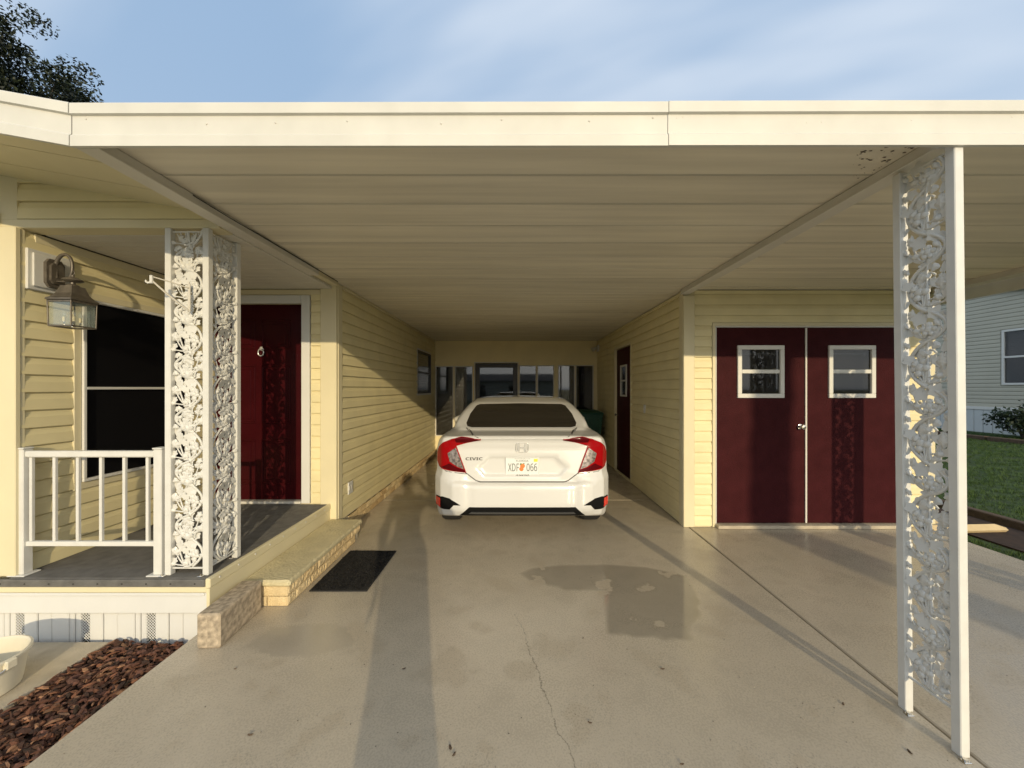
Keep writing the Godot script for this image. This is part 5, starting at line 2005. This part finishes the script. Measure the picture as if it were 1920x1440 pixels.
# ---------------------------------------------------------------- other things
func make_bin() -> void:
	var b := thing("trash_cart", "dark green wheeled trash cart standing in the carport corner", "trash cart", Vector3(1.42, 0.0, -7.95))
	var st := mb()
	# tapered tub
	var a := [Vector3(-0.22, 0.06, 0.23), Vector3(0.22, 0.06, 0.23), Vector3(0.22, 0.06, -0.23), Vector3(-0.22, 0.06, -0.23)]
	var t := [Vector3(-0.30, 0.98, 0.32), Vector3(0.30, 0.98, 0.32), Vector3(0.30, 0.98, -0.32), Vector3(-0.30, 0.98, -0.32)]
	for k in 4:
		face(st, a[k], a[(k + 1) % 4], t[(k + 1) % 4], t[k], Vector3(0, 0.5, 0))
	face(st, a[0], a[1], a[2], a[3], Vector3(0, 0.5, 0))
	bx(st, Vector3(-0.315, 0.955, -0.335), Vector3(0.315, 0.985, 0.335), 0.008)
	obj("tub", st, M.bin, b)
	for k in 7:
		var rb := mb()
		var x := -0.24 + k * 0.08
		tube(rb, [Vector3(x * 0.92, 0.90, 0.315), Vector3(x * 0.82, 0.55, 0.282)], [0.011, 0.009], 6)
		obj("rib", rb, M.bin, b)
	var ld := mb()
	for row in [[0.32, 0.985, 0.31, 1.01], [0.31, 1.01, 0.22, 1.055]]:
		var lo := [Vector3(-row[0], row[1], row[0] * 1.07), Vector3(row[0], row[1], row[0] * 1.07), Vector3(row[0], row[1], -row[0] * 1.07), Vector3(-row[0], row[1], -row[0] * 1.07)]
		var hi := [Vector3(-row[2], row[3], row[2] * 1.07), Vector3(row[2], row[3], row[2] * 1.07), Vector3(row[2], row[3], -row[2] * 1.07), Vector3(-row[2], row[3], -row[2] * 1.07)]
		for k in 4:
			face(ld, lo[k], lo[(k + 1) % 4], hi[(k + 1) % 4], hi[k], Vector3(0, 0.9, 0))
		face(ld, hi[0], hi[1], hi[2], hi[3], Vector3(0, 0.9, 0))
	obj("lid", ld, M.bin, b)
	var hd := mb()
	rod(hd, Vector3(-0.24, 1.0, -0.36), Vector3(0.24, 1.0, -0.36), 0.014)
	obj("handle", hd, M.bin, b)
	for s in [-1, 1]:
		var w := mb()
		lathe(w, [Vector2(0.0, -0.02), Vector2(0.11, -0.02), Vector2(0.12, 0.0), Vector2(0.11, 0.02), Vector2(0.0, 0.02)], Vector3(s * 0.245, 0.12, -0.22), 18, Basis(Vector3.BACK, PI / 2))
		obj("wheel", w, M.rubber, b)

func capsule_net(bones: Array, cell: float, k: float) -> ArrayMesh:
	# bones: [a, b, ra, rb]; smooth union meshed on its own grid
	var lo := Vector3(1e9, 1e9, 1e9)
	var hi := -lo
	for b in bones:
		var r: float = maxf(b[2], b[3]) + cell * 2.5
		lo = lo.min(b[0] - Vector3.ONE * r).min(b[1] - Vector3.ONE * r)
		hi = hi.max(b[0] + Vector3.ONE * r).max(b[1] + Vector3.ONE * r)
	var ax := []
	for d in 3:
		var n := int((hi[d] - lo[d]) / cell) + 2
		var arr := PackedFloat32Array()
		for i in n:
			arr.append(lo[d] + i * cell)
		ax.append(arr)
	var nx: int = ax[0].size()
	var ny: int = ax[1].size()
	var nz: int = ax[2].size()
	var F := PackedFloat32Array()
	F.resize(nx * ny * nz)
	F.fill(1.0)
	for b in bones:
		var pa: Vector3 = b[0]
		var pb: Vector3 = b[1]
		var ra: float = b[2]
		var rb: float = b[3]
		var e := pb - pa
		var l2 := maxf(e.length_squared(), 1e-9)
		var reach := Vector3.ONE * (maxf(ra, rb) + cell * 2.0 + k)
		var i0 := Vector3i(((pa.min(pb) - reach - lo) / cell).floor()).clamp(Vector3i.ZERO, Vector3i(nx - 1, ny - 1, nz - 1))
		var i1 := Vector3i(((pa.max(pb) + reach - lo) / cell).ceil()).clamp(Vector3i.ZERO, Vector3i(nx - 1, ny - 1, nz - 1))
		for i in range(i0.x, i1.x + 1):
			for j in range(i0.y, i1.y + 1):
				for m in range(i0.z, i1.z + 1):
					var p := Vector3(ax[0][i], ax[1][j], ax[2][m])
					var t := clampf((p - pa).dot(e) / l2, 0.0, 1.0)
					var d := (p - pa - e * t).length() - lerpf(ra, rb, t)
					var at := (i * ny + j) * nz + m
					var o := F[at]
					var h := maxf(k - absf(o - d), 0.0) / k
					F[at] = minf(o, d) - h * h * k * 0.25
	return net(ax[0], ax[1], ax[2], F)

func make_person() -> void:
	var p := thing("person", "person in dark clothes taking the picture behind the camera, seen only as a shadow", "person", Vector3(0.03, 0, 0.40))
	var hand := Vector3(0.075, 1.475, -0.345)
	var elbow := Vector3(0.33, 1.22, -0.22)
	var bones := []
	for s in [-1.0, 1.0]:
		bones.append([Vector3(s * 0.085, 0.86, 0), Vector3(s * 0.080, 0.47, -0.01), 0.095, 0.078])
		bones.append([Vector3(s * 0.080, 0.47, -0.01), Vector3(s * 0.078, 0.09, 0.02), 0.076, 0.064])
		bones.append([Vector3(s * 0.105, 0.045, 0.04), Vector3(s * 0.115, 0.035, -0.16), 0.042, 0.034])
	bones.append([Vector3(-0.07, 0.93, 0), Vector3(0.07, 0.93, 0), 0.115, 0.115])
	bones.append([Vector3(0, 0.98, 0), Vector3(0, 1.25, 0.0), 0.125, 0.135])
	bones.append([Vector3(-0.10, 1.27, 0), Vector3(0.10, 1.27, 0), 0.095, 0.095])
	bones.append([Vector3(-0.15, 1.33, 0), Vector3(0.15, 1.33, 0), 0.060, 0.060])
	bones.append([Vector3(0, 1.34, 0), Vector3(-0.02, 1.46, -0.02), 0.058, 0.052])
	bones.append([Vector3(0.17, 1.33, 0), elbow, 0.058, 0.042])
	bones.append([elbow, hand, 0.042, 0.028])
	bones.append([Vector3(-0.17, 1.33, 0), Vector3(-0.24, 1.05, 0.02), 0.058, 0.042])
	bones.append([Vector3(-0.24, 1.05, 0.02), Vector3(-0.23, 0.82, -0.06), 0.042, 0.028])
	put("body", capsule_net(bones, 0.018, 0.04), M.cloth, p)
	# head, its own finer grid
	var hc := Vector3(-0.03, 1.555, -0.035)
	var hb := [[hc + Vector3(0, 0.025, 0.012), hc + Vector3(0, -0.045, -0.022), 0.088, 0.062], [hc + Vector3(0, -0.06, -0.03), hc + Vector3(0, -0.085, -0.045), 0.045, 0.028], [hc + Vector3(0, 0.0, -0.085), hc + Vector3(0, -0.028, -0.104), 0.010, 0.014], [hc + Vector3(0, -0.05, 0.01), hc + Vector3(0, -0.12, 0.02), 0.052, 0.052]]
	for s in [-1.0, 1.0]:
		hb.append([hc + Vector3(s * 0.082, 0.01, 0.0), hc + Vector3(s * 0.082, -0.025, -0.006), 0.014, 0.010])
		hb.append([hc + Vector3(s * 0.032, 0.012, -0.075), hc + Vector3(s * 0.034, 0.012, -0.076), 0.013, 0.013])
	hb.append([hc + Vector3(-0.022, -0.058, -0.074), hc + Vector3(0.022, -0.058, -0.074), 0.007, 0.007])
	put("head", capsule_net(hb, 0.006, 0.02), M.skin, p)
	put("hair", capsule_net([[hc + Vector3(0, 0.045, 0.022), hc + Vector3(0, 0.0, 0.035), 0.084, 0.082], [hc + Vector3(0, 0.085, -0.02), hc + Vector3(0, 0.06, 0.05), 0.05, 0.05]], 0.008, 0.02), M.hair, p)
	# hands: palm, four fingers and a thumb
	for side in [1.0, -1.0]:
		var w: Vector3 = hand if side > 0.0 else Vector3(-0.23, 0.82, -0.06)
		var fwd: Vector3 = Vector3(-0.35, 0.35, -0.25).normalized() if side > 0.0 else Vector3(0.05, -1, -0.15).normalized()
		var acr: Vector3 = Vector3(0.1, 0.75, 0.6).normalized() if side > 0.0 else Vector3(0, -0.1, -1).normalized()
		acr = (acr - fwd * acr.dot(fwd)).normalized()
		var curl := fwd.cross(acr).normalized() * (1.0 if side > 0.0 else -1.0)
		var fb := []
		for f in 4:
			var off := (f - 1.5) * 0.019
			var k0 := w + fwd * 0.085 + acr * off
			fb.append([w + fwd * 0.012 + acr * off * 0.7, k0, 0.014, 0.012])
			var l: float = [0.034, 0.040, 0.038, 0.030][f]
			var k1 := k0 + fwd * l + curl * 0.008
			var k2 := k1 + fwd * l * 0.65 + curl * 0.018
			fb.append([k0, k1, 0.0095, 0.0085])
			fb.append([k1, k2, 0.0085, 0.0075])
		var t0 := w + fwd * 0.02 + acr * 0.028
		var t1 := t0 + fwd * 0.035 + acr * 0.030 + curl * 0.008
		fb.append([t0, t1, 0.013, 0.011])
		fb.append([t1, t1 + fwd * 0.032 + acr * 0.006 + curl * 0.008, 0.010, 0.0085])
		put("hand", capsule_net(fb, 0.0045, 0.006), M.skin, p)
	var ph := thing("phone", "dark phone held up level behind the lens", "phone", Vector3(0.045, 1.5, 0.022))
	box("case", Vector3(-0.075, -0.037, -0.004), Vector3(0.075, 0.037, 0.005), M.plastic, ph, 0.003)
	box("display", Vector3(-0.070, -0.033, 0.005), Vector3(0.070, 0.033, 0.006), M.car_glass, ph)

func leaf_cloud(st: SurfaceTool, centre: Vector3, radius: Vector3, count: int, size: float, dark: Vector3, light: Vector3) -> void:
	for k in count:
		var d := Vector3(rng.randfn(), rng.randfn(), rng.randfn()).normalized() * pow(rng.randf(), 0.45)
		var p := centre + d * radius
		var b := Basis.from_euler(Vector3(rng.randf() * TAU, rng.randf() * TAU, rng.randf() * TAU))
		var s := size * rng.randf_range(0.6, 1.3)
		var t := rng.randf()
		var c := dark.lerp(light, t * t)
		st.set_color(Color(c.x, c.y, c.z))
		var n := b.z
		var tip := p + b.y * s
		var l := p - b.x * s * 0.26 + b.y * s * 0.45
		var r := p + b.x * s * 0.26 + b.y * s * 0.45 + n * s * 0.1
		tri(st, p, l, tip, n, n, n)
		tri(st, p, tip, r, n, n, n)

func foliage_material() -> StandardMaterial3D:
	var m := StandardMaterial3D.new()
	m.vertex_color_use_as_albedo = true
	m.roughness = 0.6
	m.cull_mode = BaseMaterial3D.CULL_DISABLED
	m.backlight_enabled = true
	m.backlight = Color(0.10, 0.14, 0.04)
	return m

func make_trees() -> void:
	var fm := foliage_material()
	# large oak behind the house
	rng.seed = 101
	var base := Vector3(-22.6, 0.35, -14.5)
	var t := thing("oak_tree", "dark leafy oak rising above the roof at top left", "tree", base)
	var tr := mb()
	tube(tr, [Vector3(0, 0, 0), Vector3(0.15, 2.0, 0.1), Vector3(0.1, 4.5, 0)], [0.55, 0.42, 0.36], 12)
	var ends := []
	var limbs := [[Vector3(-3.5, 11.0, 0.5)], [Vector3(0.2, 14.0, 0.0)], [Vector3(2.6, 14.2, 0.6)], [Vector3(3.4, 12.2, 0.2)], [Vector3(4.3, 11.5, -0.4)], [Vector3(-1.5, 13.5, -2.5)], [Vector3(1.5, 12.5, 2.2)], [Vector3(0.5, 11.5, -3.5)], [Vector3(2.4, 10.3, 0.8)]]
	for l in limbs:
		var e: Vector3 = l[0]
		var m1 := Vector3(e.x * 0.3, 6.8, e.z * 0.3)
		tube(tr, [Vector3(0.1, 4.2, 0), m1, e * Vector3(0.7, 0.85, 0.7), e], [0.24, 0.16, 0.09, 0.03], 7)
		ends.append(e)
		for k in 6:
			var f := e + Vector3(rng.randf_range(-1.5, 1.7), rng.randf_range(-0.9, 1.3), rng.randf_range(-1.4, 1.4))
			tube(tr, [e * Vector3(0.8, 0.9, 0.8), e.lerp(f, 0.5), f], [0.06, 0.035, 0.012], 5)
			ends.append(f)
	obj("trunk", tr, M.bark, t)
	var cr := mb()
	for e in ends:
		for k in 3:
			var o: Vector3 = e + Vector3(rng.randf_range(-0.7, 0.7), rng.randf_range(-0.45, 0.5), rng.randf_range(-0.6, 0.6))
			leaf_cloud(cr, o, Vector3(0.62, 0.40, 0.6) * rng.randf_range(0.7, 1.2), 300, 0.13, Vector3(0.010, 0.016, 0.008), Vector3(0.030, 0.042, 0.015))
	obj("crown", cr, fm, t)
	# shrub by the grey house
	rng.seed = 55
	var sb := thing("shrub", "dark evergreen shrub in front of the grey house skirting", "shrub", Vector3(11.35, lawn_height(11.35, -8.6), -8.6))
	var ss := mb()
	for k in 9:
		var e := Vector3(rng.randf_range(-0.4, 0.4), rng.randf_range(0.35, 0.75), rng.randf_range(-0.4, 0.4))
		tube(ss, [Vector3.ZERO, e * 0.5 + Vector3(0, 0.05, 0), e], [0.02, 0.014, 0.006], 5)
	obj("stems", ss, M.bark, sb)
	var sc := mb()
	for k in 16:
		leaf_cloud(sc, Vector3(rng.randf_range(-0.42, 0.42), rng.randf_range(0.2, 0.80), rng.randf_range(-0.42, 0.42)), Vector3(0.22, 0.18, 0.22), 90, 0.09, Vector3(0.010, 0.022, 0.010), Vector3(0.035, 0.06, 0.025))
	obj("foliage", sc, fm, sb)
	# palm behind the camera whose trunk shades the left maroon door
	rng.seed = 77
	var pb := thing("palm_tree", "tall palm behind the photographer whose trunk shades the shed door", "tree", Vector3(5.83, -0.16, 8.0 - 0.6))
	var ps := mb()
	var pp := []
	var pr := []
	for k in 30:
		pp.append(Vector3(0.02 * sin(k * 0.4), k * 0.27, 0))
		pr.append((0.25 if k % 2 == 0 else 0.225) - k * 0.0012)
	tube(ps, pp, pr, 14)
	obj("trunk", ps, M.bark, pb)
	var fr := mb()
	for k in 18:
		var a := TAU * k / 18.0 + rng.randf() * 0.2
		var up := rng.randf_range(-0.2, 1.0)
		var dir := Vector3(cos(a), 0, sin(a))
		var spine := []
		var rad := []
		for i in 9:
			var u := i / 8.0
			spine.append(Vector3(0, 7.8, 0) + dir * (2.4 * u) + Vector3.UP * (up * 1.6 * u - 1.5 * u * u))
			rad.append(lerpf(0.03, 0.008, u))
		fr.set_color(Color(0.05, 0.08, 0.02))
		tube(fr, spine, rad, 4)
		for i in range(1, 33):
			var u := i / 32.0
			var q: Vector3 = Vector3(0, 7.8, 0) + dir * (2.4 * u) + Vector3.UP * (up * 1.6 * u - 1.5 * u * u)
			for s in [-1.0, 1.0]:
				var out: Vector3 = (dir.cross(Vector3.UP) * s + dir * 0.6 + Vector3(0, -0.5, 0)).normalized() * (0.55 * (1.0 - 0.6 * u))
				var n: Vector3 = out.cross(dir).normalized()
				fr.set_color(Color(0.045, 0.085 + 0.02 * rng.randf(), 0.02))
				tri(fr, q, q + dir * 0.05, q + out, n, n, n)
	obj("crown", fr, fm, pb)

func make_neighbours() -> void:
	# grey house on the right: gable wall facing the drive
	var n := thing("neighbour_house", "grey lap-sided house beyond the lawn with white skirting", "house", Vector3(12.0, 0.0, -10.5))
	var f := 0.37
	var left := Vector3(-1, 0, 0)
	var back := Vector3(0, 0, -1)
	var o := Vector3(0, 0, 4.7)
	wall("wall", n, o, back, left, 9.4, 0.0, 2.95, 0.15, [[2.57, 3.65, 1.62, 2.89]], M.grey_siding)
	siding(n, o, back, left, 9.4, 1.03, 3.9, [[2.52, 3.70, 1.56, 2.95]], M.grey_siding, 0.1, true)
	var gb := mb()
	extrude(gb, [Vector2(-4.7, 2.95), Vector2(4.7, 2.95), Vector2(0.0, 4.16)], Transform3D(Basis(Vector3(0, 0, 1), Vector3.UP, Vector3(1, 0, 0)), Vector3.ZERO), 0.15)
	obj("gable", gb, M.grey_siding, n)
	var rf := mb()
	for s in [-1.0, 1.0]:
		extrude(rf, [Vector2(0, 4.20), Vector2(s * 5.0, 2.92), Vector2(s * 5.0, 3.06), Vector2(0, 4.34)], Transform3D(Basis(Vector3(0, 0, 1), Vector3.UP, Vector3(1, 0, 0)), Vector3(-0.14, 0, 0)), 12.0)
	obj("roof", rf, M.roof_shingle, n)
	var w := panes(n, 0, Vector3(-0.04, 1.58, 1.03), Vector3(0.03, 2.93, 2.15), 0.05, M.white, M.glass_tint, 0.0, 2.26)
	for k in 11:
		box("blind_slat", Vector3(0.05, 2.32 + k * 0.05, 1.09), Vector3(0.055, 2.365 + k * 0.05, 2.09), M.blind, w)
	wall("wall", n, Vector3(11.15, 0, 4.7), back, Vector3(1, 0, 0), 9.4, 0.0, 3.0, 0.15, [], M.grey_siding)
	box("skirt_cap", Vector3(-0.05, 0.95, -4.7), Vector3(-0.001, 1.028, 4.7), M.white, n, 0.006)
	var x := -4.7
	while x < 4.65:
		box("skirt_panel", Vector3(-0.035, f - 0.35, x), Vector3(-0.001, 0.948, x + 0.19), M.grey_skirt, n, 0.008)
		x += 0.1985
	wall("wall", n, Vector3(0.15, 0, 4.7), Vector3(1, 0, 0), Vector3(0, 0, 1), 11.0, 0.0, 3.0, 0.15, [], M.grey_siding)
	wall("wall", n, Vector3(0.15, 0, -4.55), Vector3(1, 0, 0), Vector3(0, 0, 1), 11.0, 0.0, 3.0, 0.15, [], M.grey_siding)
	# timber border at its foot
	for k in 3:
		var st := mb()
		var z0 := -6.2 - k * 2.45
		bx(st, Vector3(10.55, lawn_height(10.6, -8) - 0.05, z0 - 2.42), Vector3(10.69, lawn_height(10.6, -8) + 0.09, z0), 0.012)
		tag(obj("border_timber", st, M.timber), ["weathered border timber at far lawn edge, nearest length", "weathered border timber at far lawn edge, middle length", "weathered border timber at far lawn edge, farthest length"][k], "timber", "timbers along the far edge of the lawn")
	# bed beside the shed: soil, timber and two offcuts of lumber
	var bs := mb()
	bx(bs, Vector3(4.75, -0.12, -6.4), Vector3(5.42, -0.028, -3.45))
	var so := struct("bed_soil", bs, M.soil)
	tag(so, "bare dark soil bed beside the shed corner", "soil")
	var bt := mb()
	bx(bt, Vector3(5.43, -0.10, -6.4), Vector3(5.53, 0.045, -3.4), 0.01, Transform3D(Basis(Vector3.UP, -0.05), Vector3(-0.2, 0, 0.25)))
	tag(obj("border_timber", bt, M.timber), "dark weathered border timber along the near lawn edge", "timber")
	var l1 := mb()
	extrude(l1, [Vector2(-0.48, 0.0), Vector2(0.34, 0.0), Vector2(0.34, 0.03), Vector2(0.26, 0.075), Vector2(-0.48, 0.075)], Transform3D(Basis(Vector3.UP, 0.05) * Basis(Vector3.RIGHT, -0.9), Vector3(4.86, -0.026, -4.06)), 0.036)
	tag(obj("lumber_board", l1, M.lumber), "longer pale lumber offcut lying on the soil by the shed", "board")
	var l2 := mb()
	extrude(l2, [Vector2(-0.2, 0.0), Vector2(0.18, 0.0), Vector2(0.12, 0.07), Vector2(-0.2, 0.07)], Transform3D(Basis(Vector3.UP, 0.12) * Basis(Vector3.RIGHT, -1.1), Vector3(4.78, -0.026, -4.24)), 0.036)
	tag(obj("lumber_board", l2, M.lumber), "shorter pale lumber offcut behind the longer one", "board")
	# house across the street, mirrored in the glass
	var h := thing("street_house", "low pale house across the street, mirrored in the carport glass", "house", Vector3(-4.0, -0.15, 34.0))
	wall("wall", h, Vector3(-9, 0, 0), Vector3(1, 0, 0), back, 18.0, 0.0, 2.6, -0.2, [[3, 4.2, 1.0, 2.0], [8, 9.0, 0.1, 2.1], [12, 13.5, 1.0, 2.0]], M.grey_siding)
	for e in [[-6.0, -4.8, 1.0, 2.0], [-1.0, 0.0, 0.1, 2.1], [3.0, 4.5, 1.0, 2.0]]:
		panes(h, 2, Vector3(e[0], e[2], -0.03), Vector3(e[1], e[3], 0.05), 0.06, M.white, M.glass_tint, 0.0)
	box("body", Vector3(-9, 0, 0.25), Vector3(9, 2.6, 8.0), M.grey_siding, h)
	var hr := mb()
	extrude(hr, [Vector2(-0.6, 2.55), Vector2(8.6, 2.55), Vector2(8.6, 2.65), Vector2(4.0, 3.7), Vector2(-0.6, 2.65)], Transform3D(Basis(Vector3(0, 0, 1), Vector3.UP, Vector3(1, 0, 0)), Vector3(-9.5, 0, 0)), 19.0)
	obj("roof", hr, M.roof_shingle, h)

func make_litter() -> void:
	# dry leaf scraps lying on the slab
	rng.seed = 19
	var spots := [Vector2(-0.275, -1.60), Vector2(-0.255, -1.57), Vector2(0.40, -2.30), Vector2(0.78, -2.05), Vector2(0.62, -1.50), Vector2(0.66, -1.53), Vector2(-0.60, -2.05), Vector2(1.55, -1.82), Vector2(0.33, -1.72), Vector2(1.62, -1.58), Vector2(-1.50, -2.05), Vector2(-1.15, -1.66)]
	var lab := ["dark leaf scrap lying in the long shadow near the camera", "second dark leaf scrap in the long shadow near the camera", "dark leaf scrap at the front edge of the damp patch", "curled twig-like leaf scrap right of the damp patch", "larger leaf scrap near the bottom of the picture", "smaller leaf scrap beside the larger one near the bottom", "leaf scrap left of the long shadow", "leaf scrap close to the right column foot", "leaf scrap beside the crack in the drive", "leaf scrap by the slab joint at bottom right", "leaf scrap on the drive near the concrete block", "leaf scrap on the drive at lower left"]
	for k in spots.size():
		var st := mb()
		var l := rng.randf_range(0.008, 0.014)
		var b := Basis(Vector3.UP, rng.randf() * TAU)
		var o := Vector3(spots[k].x, 0.001, spots[k].y)
		var rim := []
		for i in 8:
			var a := TAU * i / 8.0
			rim.append(o + b * Vector3(cos(a) * l, 0.001 + 0.004 * absf(cos(a)), sin(a) * l * 0.42))
		var c := o + Vector3(0, 0.0055, 0)
		for i in 8:
			var n := ((rim[i] as Vector3) - c).cross((rim[(i + 1) % 8] as Vector3) - c).normalized()
			if n.y < 0.0:
				n = -n
			tri(st, c, rim[i], rim[(i + 1) % 8], n, n, n)
			tri(st, o, rim[i], rim[(i + 1) % 8], -n, -n, -n)
		tag(obj("dry_leaf", st, M.timber), lab[k], "leaf", "dry leaf scraps on the drive")

func make_grit() -> void:
	# sand and crumbs swept about by the wind
	rng.seed = 23
	var st := mb()
	for k in 520:
		var p := Vector3(rng.randf_range(-1.9, 4.3), 0.0005, -0.9 - 3.2 * pow(rng.randf(), 1.4))
		if absf(p.x - 1.867) < 0.02 or (p.x < -1.55 and p.z < -2.15):
			continue
		var r := rng.randf_range(0.0012, 0.0042)
		var g := rng.randf()
		var c := Vector3(0.03, 0.022, 0.015).lerp(Vector3(0.45, 0.38, 0.28), g * g)
		st.set_color(Color(c.x, c.y, c.z))
		var top := p + Vector3(0, r * 0.7, 0)
		for i in 5:
			var a := TAU * i / 5.0 + k
			var b := TAU * (i + 1) / 5.0 + k
			var u := p + Vector3(cos(a) * r, 0, sin(a) * r * 0.6)
			var v := p + Vector3(cos(b) * r, 0, sin(b) * r * 0.6)
			var n := (u - top).cross(v - top).normalized()
			if n.y < 0.0:
				n = -n
			tri(st, top, u, v, n, n, n)
	var m := StandardMaterial3D.new()
	m.vertex_color_use_as_albedo = true
	m.roughness = 0.9
	var o := obj("grit", st, m)
	o.set_meta("kind", "stuff")
	tag(o, "grit and crumbs scattered over the concrete drive and apron", "grit")

func _ready() -> void:
	make_camera_and_light()
	make_materials()
	make_ground()
	make_house()
	make_carport()
	make_shed()
	make_sunroom()
	make_neighbours()
	make_porch()
	make_step()
	make_columns()
	make_trees()
	make_car()
	make_bin()
	make_porch_things()
	make_person()
	make_litter()
	make_grit()
